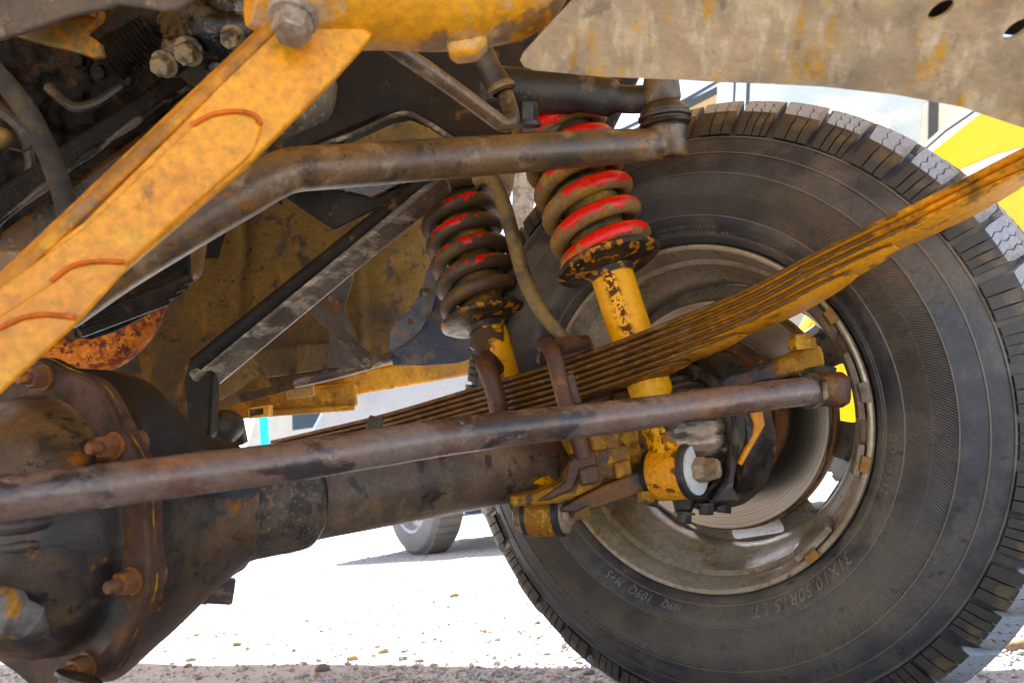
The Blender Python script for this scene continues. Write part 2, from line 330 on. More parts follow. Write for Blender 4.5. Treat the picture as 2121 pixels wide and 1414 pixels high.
def wheel_tex(name):      # rubber with a finely ribbed band, dust and damp patches; radius from the wheel's own axis
    m = mat(name, (0.056, 0.053, 0.054), [
        dict(c=(0.20, 0.155, 0.105), s=5.0, lo=0.47, hi=0.74, k=0.75, r=0.7), dict(c=(0.024, 0.025, 0.034), s=8, lo=0.53, hi=0.65, k=0.8, r=0.42),
        dict(c=(0.12, 0.10, 0.085), s=26, lo=0.52, hi=0.72, k=0.55), dict(c=(0.014, 0.014, 0.018), s=60, lo=0.70, hi=0.76, k=0.6)], rough=0.45, bump=0.12, bscale=130, var=0.2, sat=1.05)
    t = m.node_tree
    N, L = t.nodes, t.links
    tc = [n for n in N if n.type == 'TEX_COORD'][0]
    sx = N.new('ShaderNodeSeparateXYZ')
    L.new(tc.outputs['Object'], sx.inputs[0])

    def ma(op, a, b=0.0):
        q = N.new('ShaderNodeMath')
        q.operation = op
        for i, s in enumerate((a, b)):
            if isinstance(s, (int, float)):
                q.inputs[i].default_value = s
            else:
                L.new(s, q.inputs[i])
        return q.outputs[0]
    x, y = sx.outputs[0], sx.outputs[1]
    r = ma('SQRT', ma('ADD', ma('MULTIPLY', x, x), ma('MULTIPLY', y, y)))
    an = ma('ARCTAN2', y, x)
    ph = ma('ADD', ma('MULTIPLY', an, 600.0), ma('MULTIPLY', r, 1250.0))
    wv = ma('SINE', ph)
    band = ma('MULTIPLY', ma('GREATER_THAN', r, 0.2415), ma('LESS_THAN', r, 0.288))
    hgt = ma('MULTIPLY', wv, band)
    bn = N.new('ShaderNodeBump')
    bn.inputs['Strength'].default_value = 0.8
    bn.inputs['Distance'].default_value = 0.0009
    L.new(hgt, bn.inputs['Height'])
    b = N['Principled BSDF']
    old = b.inputs['Normal'].links[0].from_socket
    L.new(old, bn.inputs['Normal'])
    L.new(bn.outputs[0], b.inputs['Normal'])
    # dust lies on the crests of the ribs
    cl = b.inputs['Base Color'].links[0].from_socket
    mx = N.new('ShaderNodeMix')
    mx.data_type = 'RGBA'
    L.new(ma('MULTIPLY', ma('GREATER_THAN', hgt, 0.15), 0.5), mx.inputs[0])
    L.new(cl, mx.inputs[6])
    mx.inputs[7].default_value = (0.24, 0.18, 0.115, 1)
    cur = mx.outputs[2]
    tot = None
    for r0 in (0.2405, 0.2894, 0.3143, 0.3342, 0.2192, 0.2665):
        q = ma('LESS_THAN', ma('ABSOLUTE', ma('SUBTRACT', r, r0)), 0.0007 if r0 != 0.2665 else 0.0003)
        tot = q if tot is None else ma('ADD', tot, q)
    m2 = N.new('ShaderNodeMix')
    m2.data_type = 'RGBA'
    L.new(ma('MULTIPLY', tot, 0.5), m2.inputs[0])
    L.new(cur, m2.inputs[6])
    m2.inputs[7].default_value = (0.27, 0.20, 0.12, 1)
    L.new(m2.outputs[2], b.inputs['Base Color'])
    return m


def disc_tex(name):       # turned steel: rings round the disc's own axis
    m = bpy.data.materials.new(name)
    m.use_nodes = True
    t = m.node_tree
    N, L = t.nodes, t.links
    b = N['Principled BSDF']
    tc = N.new('ShaderNodeTexCoord')
    sx = N.new('ShaderNodeSeparateXYZ')
    L.new(tc.outputs['Object'], sx.inputs[0])

    def ma(op, a, bb=0.0):
        q = N.new('ShaderNodeMath')
        q.operation = op
        for i, s in enumerate((a, bb)):
            if isinstance(s, (int, float)):
                q.inputs[i].default_value = s
            else:
                L.new(s, q.inputs[i])
        return q.outputs[0]
    r = ma('SQRT', ma('ADD', ma('MULTIPLY', sx.outputs[0], sx.outputs[0]), ma('MULTIPLY', sx.outputs[1], sx.outputs[1])))
    n = N.new('ShaderNodeTexNoise')
    n.noise_dimensions = '1D'
    n.inputs['Scale'].default_value = 700
    n.inputs['Detail'].default_value = 6
    L.new(r, n.inputs['W'])
    cr = N.new('ShaderNodeValToRGB')
    cr.color_ramp.elements[0].position = 0.2
    cr.color_ramp.elements[0].color = (0.15, 0.125, 0.098, 1)
    cr.color_ramp.elements[1].position = 0.8
    cr.color_ramp.elements[1].color = (0.42, 0.35, 0.27, 1)
    L.new(n.outputs['Fac'], cr.inputs[0])
    L.new(cr.outputs[0], b.inputs['Base Color'])
    bn = N.new('ShaderNodeBump')
    bn.inputs['Strength'].default_value = 0.07
    bn.inputs['Distance'].default_value = 0.0004
    L.new(n.outputs['Fac'], bn.inputs['Height'])
    L.new(bn.outputs[0], b.inputs['Normal'])
    b.inputs['Metallic'].default_value = 1.0
    b.inputs['Roughness'].default_value = 0.34
    b.inputs['Anisotropic'].default_value = 0.75
    tg = N.new('ShaderNodeTangent')
    tg.direction_type = 'RADIAL'
    tg.axis = 'Z'
    L.new(tg.outputs[0], b.inputs['Tangent'])
    return m


M['tyre'] = wheel_tex('tyre sidewall rubber')
M['tread'] = mat('tread rubber', (0.055, 0.047, 0.040), [
    dict(c=(0.38, 0.39, 0.42), t='attr', a='worn', s=90, amp=0.7, lo=0.35, hi=0.6, r=0.6), dict(c=(0.20, 0.145, 0.085), s=30, lo=0.50, hi=0.68, k=0.55)], rough=0.5, bump=0.25, bscale=200)  # pale crown tone: worn rubber with skylight put into the colour
M['disc'] = disc_tex('turned disc steel')
M['letter'] = mat('dusty raised rubber', (0.24, 0.20, 0.155), [dict(c=(0.18, 0.15, 0.115), s=60, lo=0.5, hi=0.65)], rough=0.6, bump=0.1)


# ---------------------------------------------------------------- mesh helpers
class MB:
    def __init__(s):
        s.v, s.f, s.a = [], [], {}

    def add(s, vs, fs, **attrs):
        o = len(s.v)
        s.v += [V(p) for p in vs]
        s.f += [tuple(i + o for i in f) for f in fs]
        for k in attrs:
            s.a.setdefault(k, {})
            for i, val in enumerate(attrs[k]):
                s.a[k][o + i] = val
        return s

    def ringed(s, rings, caps=True, closed=False, **attrs):
        n = len(rings[0])
        vs = [p for r in rings for p in r]
        fs = []
        m = len(rings)
        for i in range(m if closed else m - 1):
            for j in range(n):
                a, b = i * n + j, i * n + (j + 1) % n
                c, d = ((i + 1) % m) * n + (j + 1) % n, ((i + 1) % m) * n + j
                fs.append((a, b, c, d))
        if caps and not closed:
            fs.append(tuple(range(n))[::-1])
            fs.append(tuple((m - 1) * n + j for j in range(n)))
        return s.add(vs, fs, **attrs)

    def tube(s, pts, rads, seg=20, caps=True, squash=None, up=None):
        pts = [V(p) for p in pts]
        if not isinstance(rads, (list, tuple)):
            rads = [rads] * len(pts)
        T = []
        for i in range(len(pts)):
            a = pts[max(i - 1, 0)]
            b = pts[min(i + 1, len(pts) - 1)]
            T.append((b - a).normalized())
        u = up.copy() if up else V((0, 0, 1))
        u = (u - T[0] * u.dot(T[0]))
        if u.length < 0.05:
            u = V((1, 0, 0)) - T[0] * T[0].x
        u.normalize()
        rings = []
        for i, p in enumerate(pts):
            u = (u - T[i] * u.dot(T[i])).normalized()
            w = T[i].cross(u)
            q = squash or (1, 1)
            rings.append([p + (u * math.cos(2 * PI * j / seg) * q[0] + w * math.sin(2 * PI * j / seg) * q[1]) * rads[i] for j in range(seg)])
        return s.ringed(rings, caps)

    def lathe(s, o, ax, prof, seg=32, caps=False, amp=0.0, nsc=20.0):
        ax = V(ax).normalized()
        u = ax.orthogonal().normalized()
        w = ax.cross(u)
        rings = []
        for t, r in prof:
            ring = []
            for j in range(seg):
                d = u * math.cos(2 * PI * j / seg) + w * math.sin(2 * PI * j / seg)
                p = V(o) + ax * t + d * r
                if amp:
                    p += d * amp * noise.noise(p * nsc)
                ring.append(p)
            rings.append(ring)
        return s.ringed(rings, caps)

    def prism(s, poly, vec):
        n = len(poly)
        vs = [V(p) for p in poly] + [V(p) + vec for p in poly]
        fs = [tuple(range(n)), tuple(range(2 * n - 1, n - 1, -1))]
        for i in range(n):
            j = (i + 1) % n
            fs.append((i, n + i, n + j, j))
        return s.add(vs, fs)

    def beam(s, a, b, w, h, up=V((0, 0, 1)), w2=None, h2=None):
        a, b = V(a), V(b)
        t = (b - a).normalized()
        sd = t.cross(up).normalized()
        u = sd.cross(t)
        rings = []
        for p, ww, hh in ((a, w, h), (b, w2 or w, h2 or h)):
            rings.append([p + sd * x * ww / 2 + u * y * hh / 2 for x, y in ((-1, -1), (1, -1), (1, 1), (-1, 1))])
        return s.ringed(rings, True)

    def hexnut(s, c, ax, R, h, n=6, rot=0.0):
        ax = V(ax).normalized()
        u = ax.orthogonal().normalized()
        w = ax.cross(u)
        rings = []
        for t, k in ((0, 1), (h * 0.88, 1), (h, 0.9)):
            rings.append([V(c) + ax * t + (u * math.cos(2 * PI * j / n + rot) + w * math.sin(2 * PI * j / n + rot)) * R * k for j in range(n)])
        return s.ringed(rings, True)

    def blob(s, c, r, seg=16, rings=10, amp=0.0, nsc=20.0):
        vs, fs = [], []
        c = V(c)
        r = r if isinstance(r, (tuple, list)) else (r, r, r)
        for i in range(rings + 1):
            th = PI * i / rings
            for j in range(seg):
                ph = 2 * PI * j / seg
                d = V((math.sin(th) * math.cos(ph), math.sin(th) * math.sin(ph), math.cos(th)))
                k = 1 + amp * noise.noise((c + V((d.x * r[0], d.y * r[1], d.z * r[2]))) * nsc)
                vs.append(c + (RT * d.x * r[0] + FW * d.y * r[1] + UP * d.z * r[2]) * k)
        for i in range(rings):
            for j in range(seg):
                fs.append((i * seg + j, i * seg + (j + 1) % seg, (i + 1) * seg + (j + 1) % seg, (i + 1) * seg + j))
        return s.add(vs, fs)

    def grid(s, fn, nx, ny):
        vs = [fn(i / nx, j / ny) for j in range(ny + 1) for i in range(nx + 1)]
        fs = [(j * (nx + 1) + i, j * (nx + 1) + i + 1, (j + 1) * (nx + 1) + i + 1, (j + 1) * (nx + 1) + i) for j in range(ny) for i in range(nx)]
        return s.add(vs, fs)

    def mesh(s, name, angle=35):
        me = bpy.data.meshes.new(name)
        me.from_pydata([tuple(p) for p in s.v], [], s.f)
        me.validate()
        bm = bmesh.new()
        bm.from_mesh(me)
        bmesh.ops.recalc_face_normals(bm, faces=bm.faces)
        bm.to_mesh(me)
        bm.free()
        me.polygons.foreach_set('use_smooth', [True] * len(me.polygons))
        me.set_sharp_from_angle(angle=rad(angle))
        for k, d in s.a.items():
            at = me.attributes.new(k, 'FLOAT', 'POINT')
            for i, val in d.items():
                at.data[i].value = val
        return me

    def obj(s, name, m, parent=None, label=None, bevel=0.0, angle=35, solid=0.0, sub=0):
        me = s.mesh(name, angle)
        me.materials.append(m)
        return link(name, me, parent, label, bevel, solid, sub)


def place(o, parent):
    if parent is not None:
        o.parent = parent
        o.matrix_parent_inverse = parent.get('_inv') and Matrix.Identity(4) or WORLD[parent.name].inverted()


WORLD = {}


def link(name, me, parent=None, label=None, bevel=0.0, solid=0.0, sub=0):
    o = bpy.data.objects.new(name, me)
    COL.objects.link(o)
    if parent is not None:
        o.parent = parent
        if parent.name in WORLD:
            o.matrix_parent_inverse = WORLD[parent.name].inverted()
    WORLD[o.name] = Matrix.Identity(4)
    if label:
        o['label'] = label
    if solid:
        md = o.modifiers.new('solid', 'SOLIDIFY')
        md.thickness = solid
        md.offset = 0
    if bevel:
        md = o.modifiers.new('bevel', 'BEVEL')
        md.width = bevel
        md.segments = 2
        md.limit_method = 'ANGLE'
        md.angle_limit = rad(40)
        md.harden_normals = False
    return o


def empty(name, loc, parent=None, label=None, mw=None):
    o = bpy.data.objects.new(name, None)
    COL.objects.link(o)
    o.empty_display_size = 0.05
    m = mw if mw is not None else Matrix.Translation(loc)
    if parent is not None:
        o.parent = parent
        o.matrix_parent_inverse = WORLD[parent.name].inverted()
    o.matrix_basis = m
    WORLD[o.name] = m
    if label:
        o['label'] = label
    return o


def thing(o, label, cat, group=None):
    o['label'] = label
    o['category'] = cat
    if group:
        o['group'] = group
    return o


def flat2d(outer, holes, th, mw, name):    # a plate with holes cut through, from a filled 2D curve
    cu = bpy.data.curves.new(name, 'CURVE')
    cu.dimensions = '2D'
    cu.fill_mode = 'BOTH'
    cu.extrude = th / 2
    for loop in [outer] + holes:
        sp = cu.splines.new('POLY')
        sp.points.add(len(loop) - 1)
        for i, (x, y) in enumerate(loop):
            sp.points[i].co = (x, y, 0, 1)
        sp.use_cyclic_u = True
    ob = bpy.data.objects.new(name, cu)
    COL.objects.link(ob)
    dg = bpy.context.evaluated_depsgraph_get()
    me = bpy.data.meshes.new_from_object(ob.evaluated_get(dg))
    bpy.data.objects.remove(ob)
    bpy.data.curves.remove(cu)
    me.transform(mw)
    bm = bmesh.new()
    bm.from_mesh(me)
    bmesh.ops.remove_doubles(bm, verts=bm.verts, dist=1e-6)
    bmesh.ops.recalc_face_normals(bm, faces=bm.faces)
    bm.to_mesh(me)
    bm.free()
    return me


def plate_px(name, pl, outer, holes, th, m, parent, label=None, bevel=0.002):
    n = -pl.n
    ux = (pl(1200, 700) - pl(1000, 700)).normalized()
    uy = n.cross(ux)
    o = pl.o
    f = lambda q: ((pl(*q) - o).dot(ux), (pl(*q) - o).dot(uy))
    mw = Matrix(((ux.x, uy.x, n.x, o.x), (ux.y, uy.y, n.y, o.y), (ux.z, uy.z, n.z, o.z), (0, 0, 0, 1)))
    me = flat2d([f(q) for q in outer], [[f(q) for q in h] for h in holes], th, mw, name)
    me.materials.append(m)
    me.polygons.foreach_set('use_smooth', [True] * len(me.polygons))
    me.set_sharp_from_angle(angle=rad(30))
    return link(name, me, parent, label, bevel)


def smooth_path(pts, n=8):
    pts = [V(p) for p in pts]
    out = []
    for i in range(len(pts) - 1):
        p0, p1, p2, p3 = pts[max(i - 1, 0)], pts[i], pts[i + 1], pts[min(i + 2, len(pts) - 1)]
        for k in range(n):
            t = k / n
            out.append(0.5 * ((2 * p1) + (p2 - p0) * t + (2 * p0 - 5 * p1 + 4 * p2 - p3) * t * t + (3 * p1 - p0 - 3 * p2 + p3) * t ** 3))
    out.append(pts[-1])
    return out


def ptube(name, q, m, parent, label=None, seg=20, n=8, rough=0.0):   # q: (x, y, depth, radius)
    four = [V((*a, 0)) for a in ()]
    pts = smooth_path([P(*a[:3]) for a in q], n)
    rs = []
    for i in range(len(q) - 1):
        for k in range(n):
            rs.append(q[i][3] + (q[i + 1][3] - q[i][3]) * k / n)
    rs.append(q[-1][3])
    if rough:
        rs = [r * (1 + rough * noise.noise(p * 25)) for r, p in zip(rs, pts)]
    return MB().tube(pts, rs, seg).obj(name, m, parent, label)


def circ(cx, cy, rx, ry, rot=0, n=24):
    return [(cx + rx * math.cos(a) * math.cos(rot) - ry * math.sin(a) * math.sin(rot), cy + rx * math.cos(a) * math.sin(rot) + ry * math.sin(a) * math.cos(rot)) for a in [2 * PI * k / n for k in range(n)]]


def bolt(name, c, ax, R, h, m, parent, washer=1.35, label=None, rot=0.3, stud=0.0):
    b = MB()
    c = V(c)
    ax = V(ax).normalized()
    if washer:
        b.lathe(c, ax, [(0, R * washer), (h * 0.18, R * washer), (h * 0.2, R * washer * 0.95)], 20, True)
    b.hexnut(c + ax * h * 0.2, ax, R, h * 0.8, 6, rot)
    if stud:
        b.lathe(c + ax * h, ax, [(0, R * 0.55), (stud * 0.85, R * 0.55), (stud, R * 0.45)], 16, True)
    return b.obj(name, m, parent, label)


# ================================================================ SETTING
def ground_mat():
    m = mat('pale gravel', (0.52, 0.51, 0.50), [
        dict(c=(0.38, 0.37, 0.36), s=22, lo=0.48, hi=0.66, k=0.7), dict(c=(0.46, 0.45, 0.43), s=6, lo=0.46, hi=0.66, k=0.6),
        dict(c=(0.28, 0.27, 0.27), s=150, lo=0.60, hi=0.70, k=0.6)], rough=0.9, bump=0.9, bscale=120, dist=0.006, spec=0.2, var=0.3, sat=0.8)
    return m


GM = ground_mat()
b = MB()


def gz(x, y):
    return 0.006 * noise.noise(V((x * 3, y * 3, 0))) + 0.003 * noise.noise(V((x * 14, y * 14, 3)))


NG = 150


def gfn(u, v):
    x, y = -3.0 + 6.0 * u, -1.0 + 8.0 * v
    return V((x, y, gz(x, y)))


b.grid(gfn, NG, NG)
g = b.obj('ground', GM, angle=180)
g['kind'] = 'structure'
b = MB()
S = 400
z0 = -0.008
b.add([(-S, -S, z0), (S, -S, z0), (S, S, z0), (-S, S, z0)], [(0, 1, 2, 3)])
g2 = b.obj('ground', GM)
g2['kind'] = 'structure'

# ================================================================ THE VEHICLE
VB = G(1500, 1455)
veh = empty('off_road_vehicle', (VB.x, VB.y, 0))
thing(veh, 'grimy yellow off-road vehicle seen from beneath, front axle, springs and wheel filling the picture', 'off-road vehicle')

# ---------------- wheel
WC = C3(0.217, 0.092, 0.978)
WN = (RT * -0.6025 + FW * -0.798).normalized()
WU = (RT - WN * RT.dot(WN)).normalized()
WV = WN.cross(WU)           # about picture-up
WMAT = Matrix(((WU.x, WV.x, WN.x, WC.x), (WU.y, WV.y, WN.y, WC.y), (WU.z, WV.z, WN.z, WC.z), (0, 0, 0, 1)))
wheel = empty('wheel', WC, veh, 'dusty black off-road wheel with a pale dirty rim and brake disc', WMAT)
ZA = V((0, 0, 1))


def wpart(o):               # wheel pieces are made in the wheel's own frame
    o.matrix_parent_inverse = Matrix.Identity(4)
    return o


def WL(x, y, z):
    return WMAT @ V((x, y, z))


def dense(prof, k=4):
    pts = smooth_path([V((a, b_, 0)) for a, b_ in prof], k)
    return [(p.x, p.y) for p in pts]


tp = [(-0.002, 0.2078), (0.004, 0.2105)] + [(0.0085, 0.2135), (0.0115, 0.2170), (0.0108, 0.2182), (0.0125, 0.2200), (0.0120, 0.2212)] + dense([(0.0150, 0.2245), (0.0205, 0.2320), (0.0235, 0.2395)], 3) + \
    [(0.0247, 0.2400), (0.0247, 0.2410), (0.0238, 0.2418)] + dense([(0.0245, 0.2450), (0.0285, 0.2620), (0.0280, 0.2760), (0.0250, 0.2880)], 4) + \
    [(0.0258, 0.2886), (0.0255, 0.2900), (0.0240, 0.2905)] + dense([(0.0215, 0.2980), (0.0150, 0.3130)], 3) + [(0.0158, 0.3135), (0.0150, 0.3150), (0.0135, 0.3152)] + dense([(0.0105, 0.3220), (0.0040, 0.3320)], 3) + \
    [(0.0045, 0.3330), (0.0035, 0.3350), (0.0010, 0.3352)] + dense([(-0.006, 0.3460), (-0.018, 0.3620), (-0.034, 0.3720), (-0.070, 0.3765), (-0.115, 0.3780), (-0.160, 0.3765), (-0.196, 0.372), (-0.212, 0.362), (-0.224, 0.346), (-0.234, 0.33), (-0.252, 0.29), (-0.252, 0.262), (-0.240, 0.232), (-0.226, 0.2078)], 3)
b = MB()
b.lathe((0, 0, 0), ZA, tp, 160)
wpart(b.obj('tyre', M['tyre'], wheel, angle=28))

# tread blocks: five rows, each block cut by zigzag sipes
def tread_block(o0, o1, ang, skew, nchunk, shoulder=0, lift=0.0080):
    b = MB()
    gap = 0.0017

    def Rbase(o):
        q = abs(o + 0.115) / 0.115
        return 0.3828 - 0.0105 * q ** 2.0
    cuts = [-ang / 2 + ang * k / nchunk for k in range(nchunk + 1)]
    no = 7
    for k in range(nchunk):
        prof = []
        for i in range(no + 1):
            f = i / no
            o = o0 + (o1 - o0) * f
            zig = (0.0016 if i % 2 else -0.0016) / 0.38
            lo = cuts[k] + (gap / 2 / 0.38 if k else 0) + (zig if k else (0.004 if i in (0, no) else 0)) + skew * (f - 0.5)
            hi = cuts[k + 1] - (gap / 2 / 0.38 if k < nchunk - 1 else 0) + (zig if k < nchunk - 1 else (-0.004 if i in (0, no) else 0)) + skew * (f - 0.5)
            R = Rbase(o) + lift
            if shoulder:
                e = f if shoulder > 0 else f
                edge = (1 - f) if shoulder > 0 else f
                if edge > 0.3:
                    R -= 0.0150 * ((edge - 0.3) / 0.7) ** 1.35
            prof.append((o, lo, hi, R))
        ring_t, ring_b = [], []
        vs, fs, worn = [], [], []
        for (o, lo, hi, R) in prof:
            inn = 0.350 if shoulder else 0.366
            e = 0.0012
            for a, r in ((lo, R), (hi, R), (hi, inn), (lo, inn)):
                vs.append((r * math.cos(a), r * math.sin(a), o))
                worn.append(1.0 if r == R else 0.0)  # crown faces take the wear and the painted skylight
        if shoulder:        # the shoulder's flank runs down the sidewall
            s_ = 1 if shoulder > 0 else -1
            base = prof[0] if shoulder > 0 else prof[-1]
            o, lo, hi, R = base
            fl = [(o + s_ * 0.0105, R - 0.013), (o + s_ * 0.0165, R - 0.030)]
            ext = []
            for (oo, rr_) in fl:
                ext.append(((rr_ * math.cos(lo), rr_ * math.sin(lo), oo), (rr_ * math.cos(hi), rr_ * math.sin(hi), oo)))
            rows = []
            n0 = len(vs)
            i0 = 0 if shoulder > 0 else no * 4
            vs += [vs[i0], vs[i0 + 1]]
            worn += [0.0, 0.0]
            idx = [(len(vs) - 2, len(vs) - 1)]
            for (p, q) in ext:
                vs += [p, q]
                worn += [0.0, 0.0]
                idx.append((len(vs) - 2, len(vs) - 1))
            vs.append((0.335 * math.cos(lo), 0.335 * math.sin(lo), o - s_ * 0.02))
            vs.append((0.335 * math.cos(hi), 0.335 * math.sin(hi), o - s_ * 0.02))
            worn += [0, 0]
            idx.append((len(vs) - 2, len(vs) - 1))
            for q in range(len(idx) - 1):
                fs.append((idx[q][0], idx[q][1], idx[q + 1][1], idx[q + 1][0]))
            fs.append((idx[0][0], i0 + 3, idx[-1][0], idx[2][0], idx[1][0]))
            fs.append((idx[0][1], i0 + 2, idx[-1][1], idx[2][1], idx[1][1]))
        for i in range(no):
            a = i * 4
            c = a + 4
            for j in range(4):
                fs.append((a + j, a + (j + 1) % 4, c + (j + 1) % 4, c + j))
        fs.append((0, 1, 2, 3))
        fs.append((no * 4, no * 4 + 1, no * 4 + 2, no * 4 + 3))
        b.add(vs, fs, worn=worn)
    me = b.mesh('tread_block', 30)
    me.materials.append(M['tread'])
    return me


NB = 46
PA = 2 * PI / NB
rows = [(-0.010, -0.057, 0.88, 0.035, 3, 1, 0.0), (-0.064, -0.097, 0.87, 0.05, 3, 0, 0.35), (-0.103, -0.127, 0.86, -0.05, 2, 0, 0.7)]
for (o0, o1, fr, skew, nc, sh, ph) in rows:
    me = tread_block(o0, o1, PA * fr, skew, nc, sh)
    mf = tread_block(o0 - (0.0035 if sh else -0.002), o1 - (0.002 if sh else -0.003), PA * (fr - 0.05), skew * 0.6, nc + 1, sh, 0.0074)
    for k in range(NB):
        o = link('tread_block', me if k % 2 else mf, wheel)
        wpart(o)
        o.matrix_basis = Matrix.Rotation(PA * (k + ph) + 0.01 * math.sin(k * 7.3) * 0.3, 4, 'Z')
b = MB()                    # the rows on the far side of the tread
for (o0, o1, fr, skew, nc, sh, ph) in [(-0.134, -0.167, 0.84, 0.05, 1, 0, 0.3), (-0.174, -0.218, 0.8, 0.03, 1, -1, 0.0)]:
    me = tread_block(o0, o1, PA * fr, skew, nc, sh)
    src = [v.co.copy() for v in me.vertices]
    fcs = [tuple(p.vertices) for p in me.polygons]
    for k in range(NB):
        R_ = Matrix.Rotation(PA * (k + ph), 4, 'Z')
        b.add([R_ @ p for p in src], fcs, worn=[1.0 if math.hypot(p.x, p.y) > 0.374 else 0.0 for p in src])
o = wpart(b.obj('outer_tread', M['tread'], wheel, angle=30))
o['kind'] = 'stuff'

# rim
rp = [(0.0045, 0.2082), (0.0085, 0.2070), (0.0095, 0.2045), (0.0080, 0.2020), (0.0020, 0.2000)] + dense([(-0.004, 0.1975), (-0.013, 0.1945), (-0.022, 0.1925)], 3) + [(-0.025, 0.1890)] + \
    dense([(-0.027, 0.1870), (-0.040, 0.1840), (-0.054, 0.1800), (-0.066, 0.1745), (-0.074, 0.1690), (-0.084, 0.1665), (-0.100, 0.1662), (-0.106, 0.1665)], 3) + [(-0.120, 0.172), (-0.134, 0.191), (-0.16, 0.1985), (-0.21, 0.203), (-0.22, 0.2082)]
b = MB()
b.lathe((0, 0, 0), ZA, rp, 128)
wpart(b.obj('rim', M['rim'], wheel, angle=25))


def slot(a, r0, r1, w0, w1, n=6):   # rounded trapezoid, wide edge outside
    pts = [(r0, -w0), (r1, -w1), (r1, w1), (r0, w0)]
    out = []
    rc = 0.011
    for i in range(4):
        p, q, s_ = V((*pts[i - 1], 0)), V((*pts[i], 0)), V((*pts[(i + 1) % 4], 0))
        d0, d1 = (p - q).normalized(), (s_ - q).normalized()
        A, B = q + d0 * rc, q + d1 * rc
        for k in range(n + 1):
            t = k / n
            out.append(A * (1 - t) ** 2 + q * 2 * t * (1 - t) + B * t * t)
    return [(p.x * math.cos(a) - p.y * math.sin(a), p.x * math.sin(a) + p.y * math.cos(a)) for p in out]


me = flat2d(circ(0, 0, 0.1660, 0.1660, n=96), [slot(rad(54 - 42.6 * k), 0.125, 0.1615, 0.026, 0.038) for k in range(7)] + [circ(0, 0, 0.055, 0.055)], 0.005, Matrix.Translation((0, 0, -0.102)), 'wheel_disc')
me.materials.append(M['wheeldisc'])
wpart(link('wheel_disc', me, wheel, bevel=0.0015))

# brake disc with its hat
b = MB()
b.lathe((0, 0, 0), ZA, [(-0.072, 0.142), (-0.072, 0.1445), (-0.0625, 0.1445), (-0.061, 0.143), (-0.061, 0.0965), (-0.064, 0.0955)], 96)
wpart(b.obj('brake_disc', M['disc'], wheel, angle=25))
b = MB()
b.lathe((0, 0, 0), ZA, [(-0.090, 0.130), (-0.090, 0.1475), (-0.0745, 0.1475), (-0.0735, 0.138)], 96)
wpart(b.obj('disc_edge', M['hat'], wheel, angle=25))
b = MB()
b.lathe((0, 0, 0), ZA, [(-0.066, 0.0965), (-0.052, 0.0950), (-0.046, 0.0925), (-0.046, 0.0850), (-0.052, 0.0835), (-0.052, 0.0775), (-0.047, 0.0765), (-0.047, 0.072), (-0.06, 0.070), (-0.064, 0.03)], 72)
wpart(b.obj('disc_hat', M['hat'], wheel, angle=25))

# balance weights and clips round the lip of the rim (picture angle, clockwise from right)


def lip_piece(a0, a1, prof, m, name, label=None):
    b = MB()
    n = max(3, int(abs(a1 - a0) / 2))
    rings = []
    for i in range(n + 1):
        a = -rad(a0 + (a1 - a0) * i / n)
        rings.append([V((r * math.cos(a), r * math.sin(a), z)) for z, r in prof])
    b.ringed(rings, True)
    return wpart(b.obj(name, m, wheel, label, bevel=0.001))


PW = [(0.006, 0.199), (-0.026, 0.191), (-0.028, 0.1835), (-0.006, 0.186), (0.005, 0.192)]
lip_piece(-44, -31, [(0.005, 0.199), (-0.022, 0.192), (-0.024, 0.181), (-0.004, 0.187)], M['weight'], 'balance_weight')
lip_piece(-24, -3, PW, M['weight'], 'balance_weight')
lip_piece(5, 15, PW, M['weight'], 'balance_weight')
lip_piece(34, 50, PW, M['weight'], 'balance_weight')
PC = [(0.0105, 0.2075), (0.0105, 0.2000), (-0.012, 0.1890), (-0.013, 0.187), (0.012, 0.1990), (0.012, 0.2082)]
lip_piece(-38, -33.5, PC, M['clip'], 'weight_clip')
lip_piece(-14, -8, [(q[0] + 0.0015, q[1]) for q in PC], M['weight'], 'weight_clip')
lip_piece(8, 13, PC, M['clip'], 'weight_clip')
lip_piece(42, 46.5, PC, M['clip'], 'weight_clip')


# raised lettering on the sidewall
def arc_text(txt, r, size, a_start, m, shear=0.0, ext=0.0005, z=0.019, spacing=1.0, zs=0.0):
    cu = bpy.data.curves.new('t', 'FONT')
    cu.body = txt
    cu.size = size
    cu.extrude = ext
    cu.shear = shear
    cu.space_character = spacing
    cu.resolution_u = 3
    ob = bpy.data.objects.new('t', cu)
    COL.objects.link(ob)
    dg = bpy.context.evaluated_depsgraph_get()
    me = bpy.data.meshes.new_from_object(ob.evaluated_get(dg))
    bpy.data.objects.remove(ob)
    for v in me.vertices:
        x, y, zz = v.co
        a = -rad(a_start) - x / r
        R = r + y
        zt = side_z(R)
        v.co = (R * math.cos(a), R * math.sin(a), zt + 0.0003 + zz)
    me.materials.append(m)
    o = link('tyre_lettering', me, wheel)
    wpart(o)
    return o


def side_z(R):
    for i in range(len(tp) - 1):
        (za, ra), (zb, rb) = tp[i], tp[i + 1]
        if ra <= R <= rb and rb > ra:
            return za + (zb - za) * (R - ra) / (rb - ra)
    return 0.02


